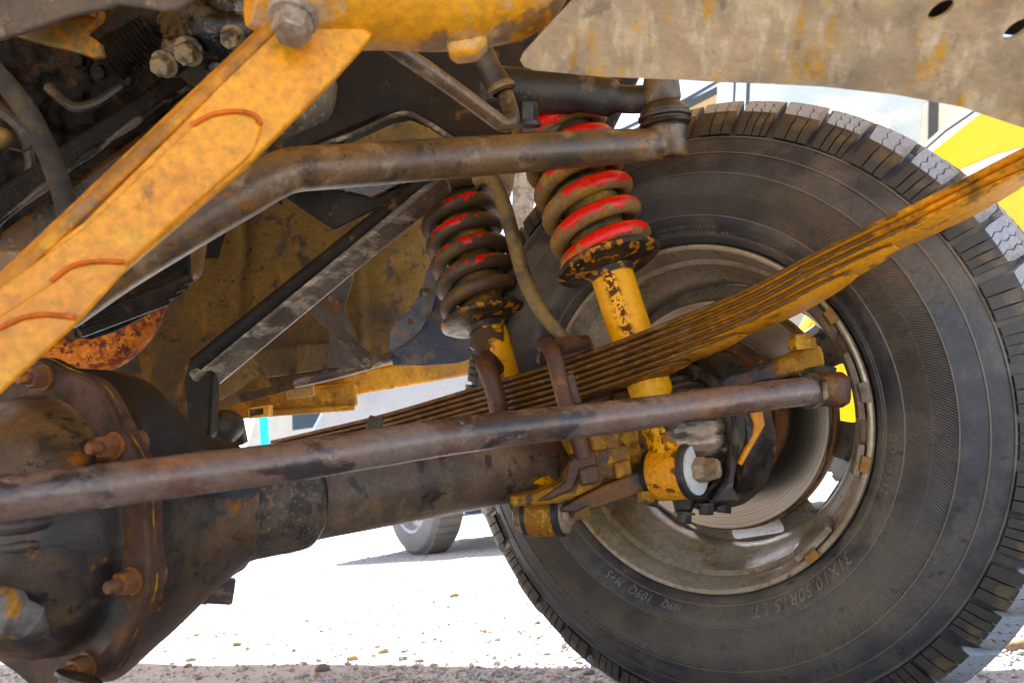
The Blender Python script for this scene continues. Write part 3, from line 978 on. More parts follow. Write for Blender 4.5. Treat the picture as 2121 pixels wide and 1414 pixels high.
arc_text('31X10.50R15 LT', 0.2222, 0.0170, 35, M['letter'], shear=0.25, spacing=1.12)
arc_text('109Q', 0.2232, 0.0105, 91, M['letter'], shear=0.25, spacing=1.1)
arc_text('109Q  M+S', 0.2232, 0.0125, 101, M['letter'], shear=0.25, spacing=1.15)
arc_text('DOT-9532', 0.2245, 0.0115, 0.5, M['letter'], spacing=1.25)
arc_text('PLIES: SIDEWALL 2 POLYESTER', 0.2262, 0.0048, -99, M['letter'], spacing=1.15)
arc_text('TREAD 2 POLYESTER 2 STEEL 1 NYLON', 0.2205, 0.0048, -99, M['letter'], spacing=1.15)
arc_text('MAX. LOAD SINGLE 1030 KG AT 350 KPA MAX. PRESSURE COLD', 0.2215, 0.0042, -50, M['letter'], spacing=1.1)

# ---------------- steering knuckle
kn = empty('steering_knuckle', P(1440, 900, 0.93), veh, 'greasy dark steering knuckle between axle and wheel')
KA = D3(0.80, -0.05, 0.60)
kc = P(1440, 893, 0.955)
b = MB()
b.blob(kc - KA * 0.012, 0.062, 28, 18)
b.obj('knuckle_ball', M['ball'], kn)
KN = D3(-0.85, 0.02, -0.52)
b = MB()
b.lathe(kc - KN * 0.0, KN, [(-0.030, 0.093), (-0.012, 0.094), (0.004, 0.090), (0.008, 0.086), (0.006, 0.072), (-0.004, 0.064), (-0.02, 0.062)], 56, False, 0.004, 40)
b.obj('seal_housing', M['knuckle'], kn, angle=40)
b = MB()
b.lathe(kc + KN * 0.012, KN, [(0.0, 0.080), (0.004, 0.080), (0.005, 0.078), (0.004, 0.068), (0, 0.067)], 56, False, 0.002, 50)
b.obj('retainer_ring', M['grease'], kn)
for (x, y, ax) in ((1500, 1048, (-.1, 1, -.2)), (1418, 1070, (-.1, 1, -.2)), (1352, 1034, (-.3, 1, -.2)), (1462, 1052, (0, 1, -.2))):
    b = MB()
    b.beam(P(x - 4, y - 50, 0.945), P(x, y - 4, 0.935), 0.026, 0.026, FW, 0.018, 0.018)
    b.obj('housing_ear', M['knuckle'], kn, bevel=0.006)
    bolt('housing_bolt', P(x, y - 10, 0.925), D3(*ax), 0.0088, 0.013, M['grease'], kn)
b = MB()                    # yellow painted rib of the hub carrier
pl = PL((1560, 860, 0.875), (1600, 860, 0.868), (1560, 1000, 0.872))
b.prism([pl(x, y) for x, y in ((1530, 850), (1548, 812), (1562, 815), (1578, 835), (1586, 880), (1572, 905), (1538, 965), (1528, 960), (1560, 895), (1562, 880), (1552, 850))], FW * 0.012)
b.obj('yellow_rib', M['yellow'], kn, bevel=0.002)
b = MB()
b.prism([pl(x, y, -0.002) for x, y in ((1490, 840), (1530, 815), (1552, 850), (1562, 880), (1528, 960), (1520, 1010), (1536, 1040), (1470, 1045), (1500, 1000), (1512, 930), (1505, 880))], FW * 0.03)
b.obj('hub_carrier', M['knuckle'], kn, bevel=0.004)
b = MB()                    # forked caliper bracket behind the spring
pl = PL((1430, 780, 0.965), (1500, 780, 0.965), (1430, 850, 0.965))
b.prism([pl(x, y) for x, y in ((1385, 755), (1412, 742), (1440, 748), (1470, 772), (1500, 782), (1512, 800), (1498, 815), (1470, 812), (1400, 825), (1380, 800))], FW * 0.02)
b.obj('caliper_bracket', M['knuckle'], kn, bevel=0.004)
b = MB()
b.lathe(P(1451, 789, 0.962), D3(0, 0, -1), [(0, 0.011), (0.008, 0.011), (0.009, 0.009), (0.009, 0.006), (0.002, 0.006)], 20)
b.obj('bleed_boss', M['boltmetal'], kn)
# steering arm
b = MB()
pl = PL((1500, 790, 0.90), (1700, 740, 0.835), (1500, 820, 0.90))
arm = [(1478, 800), (1510, 772), (1570, 760), (1640, 735), (1672, 715), (1700, 712), (1708, 732), (1712, 758), (1690, 766), (1640, 778), (1600, 790), (1545, 800), (1500, 812)]
poly = [pl(x, y) for x, y in arm]
b.prism(poly, FW * 0.028)
b.a['paint'] = {i: max(0, (arm[i % len(arm)][0] - 1560) / 140) for i in range(2 * len(arm))}
b.obj('steering_arm', M['arm'], kn, bevel=0.004)
b = MB()
b.hexnut(P(1662, 722, 0.838), D3(-0.1, -1, 0), 0.014, 0.011)
b.hexnut(P(1658, 703, 0.838), D3(-0.1, -1, 0), 0.010, 0.006)
b.obj('castle_nut', M['plate'], kn)
b = MB()
b.lathe(P(1692, 760, 0.838), D3(0.12, 1, -.15), [(0, 0.012), (0.004, 0.019), (0.007, 0.0175), (0.010, 0.0195), (0.014, 0.0175), (0.018, 0.014)], 28)
M['boot'] = mat('greenish rubber boot', (0.03, 0.055, 0.042), [dict(c=(0.10, 0.08, 0.055), s=60, lo=0.52, hi=0.68)], rough=0.3, bump=0.2)
b.obj('dust_boot', M['boot'], kn)

# ---------------- tie rod
TZ = lambda x: 0.775 / (1.5625 - 0.00039 * (x - 151))
tr = [(x, y, TZ(x), 0.01395) for x, y in ((-120, 1046), (20, 1030), (151, 1014), (380, 984), (604, 955), (800, 924), (1000, 894), (1290, 861), (1571, 822), (1680, 809))]
tie = ptube('tie_rod', tr, M['rod'], veh, 'rust brown tie rod running the full width in front of the axle', seg=32, n=6, rough=0.03)
b = MB()
d = (P(1683, 808, TZ(1683)) - P(1571, 822, TZ(1571))).normalized()
b.hexnut(P(1678, 809, TZ(1678)), d, 0.0182, 0.008)
b.obj('lock_nut', M['boltmetal'], tie)
b = MB()
e0, e1 = P(1690, 807, TZ(1690)), P(1742, 806, TZ(1742) - 0.01)
b.ringed([[p + UP * v * k + (UP.cross(d)) * u * k for u, v in ((-1, -.7), (-.5, -1), (.5, -1), (1, -.7), (1, .7), (.5, 1), (-.5, 1), (-1, .7))] for p, k in ((e0, 0.013), (e0 + (e1 - e0) * .3, 0.0168), (e0 + (e1 - e0) * .75, 0.0178), (e1, 0.012))])
b.obj('rod_end', M['ubolt'], tie, angle=50)
b = MB()
b.tube([P(1672, 835, TZ(1672)), P(1668, 846, TZ(1672))], [0.006, 0.002], 10)
b.obj('grease_nipple', M['grease'], tie)

# ---------------- drag link
dl = [(120, 640, 0.60, 0.018), (250, 552, 0.625, 0.0185), (400, 463, 0.645, 0.0188), (500, 405, 0.662, 0.019), (560, 370, 0.672, 0.019), (610, 352, 0.684, 0.019), (702, 345, 0.70, 0.019), (880, 332, 0.748, 0.019), (1075, 318, 0.80, 0.019), (1245, 306, 0.855, 0.019), (1320, 303, 0.882, 0.0185), (1362, 301, 0.895, 0.018)]
drag = ptube('drag_link', dl, M['link'], veh, 'bent brown drag link crossing in front of both coil springs', seg=32, n=6, rough=0.02)
b = MB()
jb = P(1385, 332, 0.90)
jt = P(1378, 262, 0.90)
ja = (jt - jb).normalized()
b.lathe(jb, ja, [(0, 0.013), (0.002, 0.019), (0.006, 0.0215), (0.028, 0.0225), (0.034, 0.0235), (0.037, 0.022)], 28, True)
b.obj('ball_housing', M['link'], drag)
b = MB()
b.lathe(jb + ja * 0.037, ja, [(0, 0.022), (0.002, 0.0275), (0.004, 0.0285), (0.006, 0.0255), (0.008, 0.0255), (0.0095, 0.029), (0.0125, 0.029), (0.014, 0.026), (0.0165, 0.0265), (0.020, 0.024), (0.026, 0.019), (0.029, 0.017)], 32, False, 0.0015, 60)
b.obj('ball_joint_boot', M['grease'], drag)
b = MB()
b.blob(P(1352, 305, 0.8775), (0.0036, 0.003, 0.010), 10, 8)
b.obj('weld_bead', M['white'], drag)

# ---------------- steering box arm, idler and track bar
st = empty('steering_linkage', P(1150, 180, 0.93), veh, 'black greasy pitman arm and bracket above the drag link')
pm = [(1000, 180, 0.95, 0.026), (1090, 188, 0.945, 0.025), (1200, 193, 0.935, 0.022), (1280, 205, 0.925, 0.016), (1340, 205, 0.915, 0.016), (1372, 195, 0.905, 0.018)]
b = MB()
b.tube(smooth_path([P(*q[:3]) for q in pm], 6), [pm[min(i // 6, 5)][3] for i in range(31)], 20, True, (1.0, 0.7), UP)
b.obj('pitman_arm', M['grease'], st)
b = MB()
b.lathe(jb + ja * 0.064, ja, [(0, 0.0185), (0.004, 0.0205), (0.022, 0.020), (0.030, 0.018), (0.033, 0.012)], 28, True)
b.obj('arm_boss', M['link'], st)
bolt('pinch_bolt', P(1092, 262, 0.91), D3(0, -1, -.1), 0.012, 0.026, M['grease'], st)
b = MB()
pl = PL((1150, 230, 0.955), (1200, 230, 0.955), (1150, 280, 0.955))
b.prism([pl(x, y) for x, y in ((1100, 208), (1175, 213), (1182, 232), (1160, 262), (1150, 275), (1080, 275), (1085, 240))], FW * 0.008)
b.obj('bracket_plate', M['panel'], st, bevel=0.002)
b = MB()
b.tube(smooth_path([P(700, 25, 0.72), P(790, 82, 0.76), P(920, 170, 0.81), P(1010, 236, 0.85), P(1040, 256, 0.865), P(1058, 250, 0.872), P(1058, 230, 0.88), P(1046, 195, 0.89), P(1030, 160, 0.90)], 8), 0.0088, 18)
b.obj('hooked_rod', M['link'], st)
b = MB()
b.tube([P(985, 80, 0.89), P(1014, 145, 0.885), P(1034, 180, 0.884)], [0.013, 0.0135, 0.0145], 20)
b.obj('sleeve', M['grease'], st)
b = MB()
b.lathe(P(1036, 182, 0.884), D3(.4, 1, 0), [(-0.004, 0.014), (0, 0.0165), (0.004, 0.0165), (0.006, 0.011)], 24)
b.obj('collar', M['boltmetal'], st)

# ---------------- axle
axl = empty('front_axle', P(600, 1050, 0.82), veh, 'brown front axle tube with rust blotched differential housing')
A0, A1 = P(150, 1096, 0.64), P(1165, 947, 1.04)
AD = (A1 - A0).normalized()
LT = (A1 - A0).length
ti = lambda x: (P(x, 1090 - (x - 150) * 0.126, 1.0) - CAMPOS)   # ray towards a place on the axle


def axt(x):                 # distance along the axle seen at picture column x
    lo, hi = -0.5, 1.5
    for _ in range(40):
        m_ = (lo + hi) / 2
        p = A0 + (A1 - A0) * m_ - CAMPOS
        px = p.dot(RT) / p.dot(FW) * FPX + W0 / 2
        if px < x:
            lo = m_
        else:
            hi = m_
    return lo * LT


b = MB()
b.lathe(A0, AD, [(axt(628), 0.0451)] + [(axt(640) + (LT - axt(640) + 0.03) * k / 20, 0.0440) for k in range(21)], 48, False, 0.0008, 60)
b.obj('axle_tube', M['axle'], axl)
b = MB()
b.lathe(A0, AD, [(axt(450), 0.0594), (axt(480), 0.0535), (axt(510), 0.0504), (axt(600), 0.0504), (axt(618), 0.0498), (axt(624), 0.0477), (axt(627), 0.0445)], 48, False, 0.0012, 90)
b.obj('axle_sleeve', M['sleeve'], axl)
D0 = P(92, 1083, 0.64)      # centre of the split flange; the housing turns into the tube
DD = D3(0.46, 0.0, 0.888)
FR = 0.128
u_ = (UP - DD * UP.dot(DD)).normalized()
w_ = DD.cross(u_)
tow = 1 if w_.dot(-FW) > 0 else -1


def boss(b, r0):            # bosses round the bolts: the flange's rim is wavy
    for i_, p_ in enumerate(b.v):
        d_ = (p_ - D0) - DD * (p_ - D0).dot(DD)
        if d_.length > r0:
            a_ = math.atan2(d_.dot(w_), d_.dot(u_))
            b.v[i_] = p_ + d_.normalized() * (0.0024 * math.cos(a_ * 10 + 0.6) + 0.001 * noise.noise(p_ * 40))


hend = A0 + AD * axt(478)
c1, c2 = D0 + DD * 0.07, hend - AD * 0.06
hp = [(D0 * (1 - t) ** 3 + c1 * 3 * t * (1 - t) ** 2 + c2 * 3 * t * t * (1 - t) + hend * t ** 3) for t in [k / 24 for k in range(25)]]
hr = dense([(0, 0.121), (0.12, 0.122), (0.28, 0.121), (0.44, 0.111), (0.60, 0.091), (0.76, 0.069), (0.9, 0.057), (1, 0.054)], 4)
b = MB()
b.tube(hp, [r for t, r in hr], 80, False)
pv = []
for p_ in b.v:
    cz = min(hp, key=lambda q: (q - p_).length)
    nn = (p_ - cz).normalized()
    pv.append(max(0.0, min(1.0, (nn.dot(UP) - 0.12) * 2.2)))
for i_, p_ in enumerate(b.v):
    cz = min(hp, key=lambda q: (q - p_).length)
    nn = (p_ - cz).normalized()
    low = max(0.0, -nn.dot(UP))
    b.v[i_] = p_ + nn * (0.005 * noise.noise(p_ * 11) + 0.0015 * noise.noise(p_ * 45) + 0.012 * low * max(0, math.sin((p_ - D0).dot(DD) * 26)))
b.a['paint'] = dict(enumerate(pv))
b.obj('differential_housing', M['diff'], axl, 'right half of the housing, black painted above and rusty below', angle=60)
b = MB()
cp = [(-0.004, 0.117)] + dense([(-0.005, 0.104), (-0.010, 0.100), (-0.030, 0.097), (-0.052, 0.086), (-0.070, 0.062), (-0.080, 0.030), (-0.082, 0.002)], 6)
b.lathe(D0, DD, cp, 120)
for i_, p_ in enumerate(b.v):
    d_ = (p_ - D0) - DD * (p_ - D0).dot(DD)
    a_ = math.degrees(math.atan2(d_.dot(w_) * tow, d_.dot(u_)))
    rr_ = d_.length
    bump_ = 0.006 * noise.noise(p_ * 14) + 0.0016 * noise.noise(p_ * 50)
    b.v[i_] = p_ - DD * bump_
b.a['paint'] = {i_: max(0.0, 0.42 - abs((p_ - D0).dot(UP) + 0.035) * 9) for i_, p_ in enumerate(b.v)}
b.obj('differential_cover', M['diff'], axl, angle=60)
b = MB()
b.lathe(D0, DD, [(-0.006, 0.096), (-0.006, FR - 0.002), (-0.004, FR), (0.008, FR), (0.010, FR - 0.002), (0.010, 0.106)], 140)
boss(b, FR - 0.006)
b.obj('housing_flange', M['flange'], axl, angle=40)
b = MB()
b.lathe(D0, DD, [(0.0002, FR - 0.003), (0.0004, FR + 0.0004), (0.0014, FR + 0.0004), (0.0016, FR - 0.003)], 200)
boss(b, 0.05)
for i_, p_ in enumerate(b.v):
    d_ = ((p_ - D0) - DD * (p_ - D0).dot(DD)).normalized()
    b.v[i_] = p_ + d_ * 0.0022 * noise.noise(p_ * 35) + DD * 0.0018 * noise.noise(p_ * 22)
b.obj('gasket', M['gasket'], axl, angle=60)


def onface(x, y):           # place on the flange's outer face seen at a picture point
    r = FW + RT * ((x - W0 / 2) / FPX) - UP * ((y - H0 / 2) / FPX)
    o = D0 - DD * 0.006
    return CAMPOS + r * ((o - CAMPOS).dot(DD) / r.dot(DD))


for fx_, fy_ in ((240, 922), (285, 1205), (95, 775), (190, 1395)):
    pc = onface(fx_, fy_)
    dd_ = pc - D0 + DD * 0.006
    pc = D0 - DD * 0.006 + dd_.normalized() * min(max(dd_.length, 0.108), 0.116)
    bolt('flange_bolt', pc, -DD, 0.0088, 0.013, M['rustbolt'], axl, 1.15, stud=0.009)
    b = MB()
    b.lathe(pc + DD * 0.015, DD, [(0, 0.010), (0.006, 0.010), (0.008, 0.007)], 12, True)
    b.obj('bolt_head', M['rustbolt'], axl)
bolt('filler_plug', P(420, 1220, 0.73), D3(.9, .15, .3), 0.0130, 0.027, M['darkbolt'], axl, 1.0)
def oncover(x, y, lift=0.0):      # place on the cover's dome seen at a picture point
    r = (FW + RT * ((x - W0 / 2) / FPX) - UP * ((y - H0 / 2) / FPX)).normalized()
    for k in range(400):
        p = CAMPOS + r * (0.40 + 0.001 * k)
        t = (p - D0).dot(DD)
        rr_ = ((p - D0) - DD * t).length
        for q in range(len(cp) - 1):
            (ta, ra), (tb, rb) = cp[q], cp[q + 1]
            if tb <= t <= ta and rr_ <= ra + (rb - ra) * (ta - t) / max(1e-6, ta - tb):
                return p - r * lift
    return CAMPOS + r * 0.6


for (pa, pb, pc_, rr_) in (((-40, 1098), (60, 1086), (150, 1066), 0.0065), ((-40, 1140), (50, 1130), (120, 1118), 0.0055)):
    b = MB()
    b.tube(smooth_path([oncover(*pa), oncover(*pb), oncover(*pc_, -0.004)], 6), [rr_] * 9 + [rr_ * .7, rr_ * .5, rr_ * .3, 0.0006], 12)
    b.obj('cast_rib', M['diff'], axl)
b = MB()
b.tube(smooth_path([oncover(-40, 1262, .004), oncover(15, 1268, .004), oncover(70, 1290), oncover(120, 1325, -.006)], 5), [0.021] * 4 + [0.019] * 3 + [0.014] * 3 + [0.010, 0.008] + [0.004] * 4, 20, True, (1, .9), UP)
b.obj('cast_lug', M['lug'], axl)
bolt('drain_plug', P(165, 1400, 0.575), D3(-.3, .9, -.3), 0.012, 0.014, M['grease'], axl)
b = MB()                    # big bracket welded behind the rod
pl = PL((1200, 930, 0.915), (1300, 930, 0.93), (1200, 1000, 0.905))

# ---------------- leaf spring pack
lsp = empty('leaf_spring', P(1190, 800, 0.93), veh, 'leaf spring pack of seven rusty leaves, yellow painted towards its near end')
top = [(560, 912), (655, 890), (791, 857), (1000, 795), (1200, 733), (1504, 614), (1678, 524), (1808, 460), (1903, 415), (2121, 303), (2260, 225)]


def lz(x):                  # the pack runs forward to the right
    return 1.0 / (1 / 0.95 + (x - 1200) * (1 / 0.66 - 1 / 0.95) / 921)


TP = smooth_path([P(x, y, lz(x)) for x, y in top], 10)
LAT = D3(0.80, 0.0, 0.60)   # across the leaves, away from the viewer
LTH, LWD = 0.0057, 0.050


def pxof(p):
    q = p - CAMPOS
    return q.dot(RT) / q.dot(FW) * FPX + W0 / 2


ends = [(540, 2300), (560, 2300), (600, 2113), (680, 1816), (760, 1721), (860, 1495), (930, 1378)]
for k, (x0, x1) in enumerate(ends):
    b = MB()
    rings, paint = [], []
    pts = [p for p in TP if x0 < pxof(p) < x1]
    # exact ends
    def at(x):
        for i in range(len(TP) - 1):
            a, c = pxof(TP[i]), pxof(TP[i + 1])
            if a <= x <= c:
                return TP[i].lerp(TP[i + 1], (x - a) / (c - a))
        return TP[0] if x < pxof(TP[0]) else TP[-1]
    pts = [at(x0)] + pts + ([at(x1)] if x1 < 2250 else [])
    if x1 < 2250:           # finer steps where the tip thins out
        e_ = pts[-1]
        pts = [p for p in pts if (p - e_).length > 0.075]
        d_ = (pts[-1] - e_)
        pts += [e_ + d_ * f for f in (0.8, 0.6, 0.4, 0.25, 0.12, 0.0)]
    n = len(pts)
    for i, p in enumerate(pts):
        t = (pts[min(i + 1, n - 1)] - pts[max(i - 1, 0)]).normalized()
        lat = (LAT - t * LAT.dot(t)).normalized()
        dn = t.cross(lat).normalized()
        if dn.dot(UP) > 0:
            dn = -dn
        c = p + dn * (LTH + 0.0015) * k
        wv = 0.0003 * noise.noise(p * 30 + V((k, 0, 0)))
        end = min(1.0, (p - pts[-1]).length / 0.055) ** 0.8 if x1 < 2250 else 1.0
        w0, w1 = wv + 0.0012 * (k % 2) + (1 - end) ** 2 * 0.014, LWD - (1 - end) ** 2 * 0.014
        th = LTH * (0.32 + 0.68 * end)
        rings.append([c + lat * w0 + dn * (th * 0.26), c + lat * (w0 + 0.0018), c + lat * (w1 - 0.0018), c + lat * w1 + dn * (th * 0.26), c + lat * w1 + dn * (th * 0.74), c + lat * (w1 - 0.0018) + dn * th, c + lat * (w0 + 0.0018) + dn * th, c + lat * w0 + dn * (th * 0.74)])
        pv = min(1.0, max(0.0, (pxof(p) - 1400) / 520.0))
        pb = min(1.0, max(0.0, (pxof(p) - 1180) / 420.0)) + 0.12  # undersides yellower: light bounced off the ground, put into the paint
        paint += [pv - 0.40, pv - 0.30, pv - 0.2, pv, pb, pb, pb - 0.05, pv - 0.38]
    b.ringed(rings, True, paint=paint)
    b.obj('leaf', M['leaf'], lsp, angle=50)
b = MB()
b.beam(P(770, 905, 1.08), P(780, 864, 1.075), 0.020, 0.010, FW)
b.obj('rebound_clip', M['panel'], lsp, bevel=0.002)
b = MB()
b.tube(smooth_path([P(1210, 950, 0.880), P(1195, 900, 0.886), P(1176, 848, 0.892), P(1160, 790, 0.898), P(1150, 748, 0.905), P(1140, 724, 0.918), P(1128, 716, 0.945), P(1132, 722, 0.985), P(1160, 800, 1.01)], 6), 0.0096, 18)
b.obj('u_bolt', M['ubolt'], lsp)
b = MB()
b.tube(smooth_path([P(1052, 960, 1.06), P(1036, 860, 1.0), P(1024, 808, 0.995), P(1012, 772, 1.0), P(1004, 752, 1.02), P(1010, 745, 1.06), P(1040, 780, 1.1)], 6), 0.0118, 18)
b.obj('u_bolt', M['ubolt'], lsp)
b = MB()
b.tube([P(1160, 716, 0.93), P(1200, 712, 0.965), P(1212, 711, 0.975)], 0.0105, 20)
b.obj('clamp_pin', M['ubolt'], lsp)
b = MB()
b.lathe(P(1213, 711, 0.976), D3(0.8, 0, 0.6), [(0, 0.0115), (0.004, 0.0115), (0.005, 0.010)], 20, True)
b.obj('pin_ring', M['weight'], lsp)
b = MB()
pl = PL((1180, 800, 0.898), (1215, 800, 0.90), (1180, 840, 0.897))
b.prism([pl(x, y) for x, y in ((1152, 782), (1188, 772), (1206, 835), (1172, 842))], FW * 0.014)
b.obj('bolt_shim', M['ubolt'], lsp, bevel=0.002)
b = MB()
pl = PL((1150, 735, 0.930), (1215, 735, 0.96), (1150, 760, 0.930))
b.prism([pl(x, y) for x, y in ((1112, 742), (1116, 728), (1150, 718), (1205, 708), (1226, 712), (1224, 728), (1166, 748), (1116, 758))], FW * 0.05)
b.obj('top_pad', M['ubolt'], lsp, bevel=0.003)

# ---------------- spring plate under the axle
sp = empty('spring_plate', P(1220, 970, 0.89), veh, 'ochre caked spring plate clamped under the axle end')


def chunk(name, pts, d, th, m, parent, bev=0.003, label=None, tilt=None):
    a, c, e = (pts[0][0], pts[0][1], d), (pts[0][0] + 100, pts[0][1], d + (tilt or 0)), (pts[0][0], pts[0][1] + 100, d)
    pl = PL(a, c, e)
    b = MB()
    b.prism([pl(x, y) for x, y in pts], FW * th)
    return b.obj(name, m, parent, label, bevel=bev)


chunk('plate_flange', [(1055, 1030), (1110, 1022), (1160, 1002), (1178, 965), (1200, 945), (1230, 934), (1300, 921), (1306, 945), (1309, 985), (1280, 992), (1250, 990), (1245, 1005), (1205, 1024), (1160, 1042), (1110, 1048), (1058, 1050)], 0.882, 0.030, M['plate'], sp, 0.004)
chunk('plate_edge', [(1170, 1000), (1176, 958), (1204, 940), (1232, 932), (1238, 970), (1200, 985), (1188, 1015), (1140, 1036), (1110, 1040)], 0.876, 0.012, M['ubolt'], sp, 0.003)
chunk('nut', [(1198, 972), (1238, 962), (1244, 1000), (1204, 1008)], 0.868, 0.022, M['ubolt'], sp, 0.003)
chunk('nut', [(1270, 960), (1305, 952), (1310, 984), (1276, 992)], 0.874, 0.022, M['plate'], sp, 0.003)
chunk('slot_plate', [(1248, 1005), (1300, 985), (1345, 970), (1358, 1000), (1340, 1018), (1260, 1045), (1200, 1062), (1155, 1058), (1190, 1035)], 0.905, 0.014, M['axle'], sp, 0.002)
chunk('plate_tab', [(1188, 1062), (1220, 1046), (1226, 1072), (1192, 1078)], 0.90, 0.02, M['plate'], sp, 0.002)
for x, y, d in ((1337, 1016, 0.90), (1345, 1000, 0.91)):
    b = MB()
    b.hexnut(P(x, y, d), D3(0.05, 1, -.1), 0.0095, 0.013)
    b.obj('plate_nut', M['plate'], sp)
for (xa, ya, xb, yb, r) in ((1190, 905, 1198, 940, 0.0105), (1258, 890, 1268, 930, 0.0105), (1228, 895, 1238, 935, 0.012)):
    b = MB()
    b.tube([P(xa, ya - 40, 0.905), P(xb, yb, 0.892)], r, 16)
    b.obj('u_bolt_leg', M['plate'], sp)
chunk('axle_pad', [(1140, 860), (1290, 835), (1330, 900), (1340, 960), (1200, 980), (1170, 930)], 0.935, 0.05, M['plate'], sp, 0.004)
chunk('axle_end', [(1270, 900), (1400, 850), (1420, 930), (1360, 1010), (1290, 1000)], 0.945, 0.05, M['axle'], sp, 0.006)


# ---------------- coil over shocks
def coilover(name, label, pt, pb, Rc, rw, turns, seat_px, body_r, eye, bpath, zc, back, phase, wearbias):
    root = empty(name, P(*pb), veh, label)
    a, c = P(*pt), P(*pb)
    ax = (c - a).normalized()
    L_ = (c - a).length
    u = (RT - ax * RT.dot(ax)).normalized()
    w = ax.cross(u)
    if w.dot(FW) < 0:
        w = -w              # away from the viewer
    n = int(turns * 40)
    pts, tn = [], []
    for i in range(n + 1):
        t = i / n
        an = phase - 2 * PI * turns * t
        pts.append(a + ax * L_ * t + (u * math.cos(an) + w * math.sin(an)) * Rc)
    seg = 14
    rings, wear = [], []
    for i in range(n + 1):
        t = (pts[min(i + 1, n)] - pts[max(i - 1, 0)]).normalized()
        an = phase - 2 * PI * turns * i / n
        out = u * math.cos(an) + w * math.sin(an)
        bn = t.cross(out).normalized()
        if bn.dot(ax) > 0:
            bn = -bn        # up the strut
        k = 1.0 if 4 < i < n - 4 else 0.75
        rings.append([pts[i] + (out * math.cos(2 * PI * j / seg) + bn * math.sin(2 * PI * j / seg)) * rw * k for j in range(seg)])
        front = -math.sin(an)           # 1 towards the viewer
        side = math.cos(an)
        for j in range(seg):
            q = math.cos(2 * PI * j / seg - 0.45)
            wear.append(min(1, max(0, q)) * max(0, front + 0.1) * (0.62 + 0.7 * noise.noise(V((an * 0.6, wearbias * 9, 3)))) + wearbias * 0.22 * front)
            if back:
                wear[-1] = wear[-1] * 0.72 - 0.06 + 0.25 * noise.noise(V((an * 1.3, 7, 1)))
    b = MB()
    b.ringed(rings, True, wear=wear)
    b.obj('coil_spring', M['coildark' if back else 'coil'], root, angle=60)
    b = MB()
    pf = []
    for k in range(60):
        t = -0.02 + (L_ + 0.01) * k / 59
        pf.append((t, Rc - rw * 1.35 + 0.0030 * math.sin(k * 1.2)))
    b.lathe(a, ax, pf, 32)
    b.obj('dust_sleeve', M['tube'], root)
    b = MB()
    b.lathe(c + ax * rw * 0.2, ax, [(-0.006, Rc * 0.6), (-0.004, Rc + rw * 0.9), (0.0, Rc + rw * 1.25), (0.005, Rc + rw * 1.25), (0.009, Rc + rw * 0.6), (0.010, Rc * 0.85), (0.013, body_r * 1.15), (0.020, body_r * 1.0)], 40, False, 0.0015, 60)
    b.obj('spring_seat', M['seat'], root)
    b = MB()
    pp = smooth_path([P(*q) for q in bpath], 10)
    b.tube(pp, body_r, 36)
    nn = len(pp)
    dirt, chip = [], []
    for i in range(nn):
        for j in range(36):
            nrm = (b.v[i * 36 + j] - pp[i]).normalized()
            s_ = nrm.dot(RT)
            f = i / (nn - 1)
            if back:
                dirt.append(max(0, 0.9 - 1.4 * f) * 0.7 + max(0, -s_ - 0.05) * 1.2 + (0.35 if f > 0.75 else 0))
            else:
                dirt.append(max(0.0, 0.75 - f * 9) + max(0, -s_ - 0.88) * 1.5 + max(0, s_ - 0.9) * 3)
            chip.append(max(0.0, min(1.0, 1.7 - abs(s_ + 0.28) * 4.5)) if f < 0.45 else (0.75 if f > 0.72 else 0.2))
    b.a['dirt'] = dict(enumerate(dirt))
    b.a['chip'] = dict(enumerate(chip))
    b.obj('shock_body', M['shock'], root)
    ec, ea, er, el, em = eye
    ec = P(*ec)
    ea = D3(*ea)
    b = MB()
    b.lathe(ec, ea, [(-el / 2, er * 0.7), (-el / 2, er * 0.96), (-el / 2 + 0.003, er), (el / 2 - 0.003, er), (el / 2, er * 0.96), (el / 2, er * 0.7)], 40, False, 0.0006, 60)
    b.obj('shock_eye', em, root)
    b = MB()
    b.lathe(ec, ea, [(-el / 2 - 0.005, er * 0.5), (-el / 2 - 0.005, er * 0.95), (-el / 2 + 0.001, er * 0.99), (-el / 2 + 0.001, er * 0.6)], 36)
    b.lathe(ec, ea, [(el / 2 - 0.001, er * 0.6), (el / 2, er * 1.02), (el / 2 + 0.006, er * 1.02), (el / 2 + 0.008, er * 0.9), (el / 2 + 0.008, er * 0.5)], 36)
    b.obj('bushing', M['rubber'], root)
    b = MB()
    b.lathe(ec, ea, [(el / 2 + 0.007, er * 0.3), (el / 2 + 0.007, er * 0.88), (el / 2 + 0.010, er * 0.88), (el / 2 + 0.0105, er * 0.84), (el / 2 + 0.0105, er * 0.3)], 36)
    b.obj('washer', M['washer'] if not back else M['nutgrey'], root)
    b = MB()
    q0 = ec + ea * (el / 2 + 0.010)
    if not back:
        b.hexnut(q0, ea, er * 0.46, 0.013)
        b.lathe(q0 + ea * 0.012, ea, [(0, er * 0.40), (0.009, er * 0.38), (0.013, er * 0.33), (0.013, er * 0.2), (0.012, er * 0.16)], 24, True)
    else:
        b.lathe(q0, ea, [(0, er * 0.55), (0.006, er * 0.5), (0.008, er * 0.4)], 24, True)
        b.obj('eye_nut', M['nutgrey'], root)
        b = MB()
        b.lathe(ec - ea * (el / 2 + 0.003), -ea, [(0, er * 0.8), (0.012, er * 0.75), (0.014, er * 0.6)], 24, True)
    b.obj('eye_nut', M['nutgrey'], root)
    return root


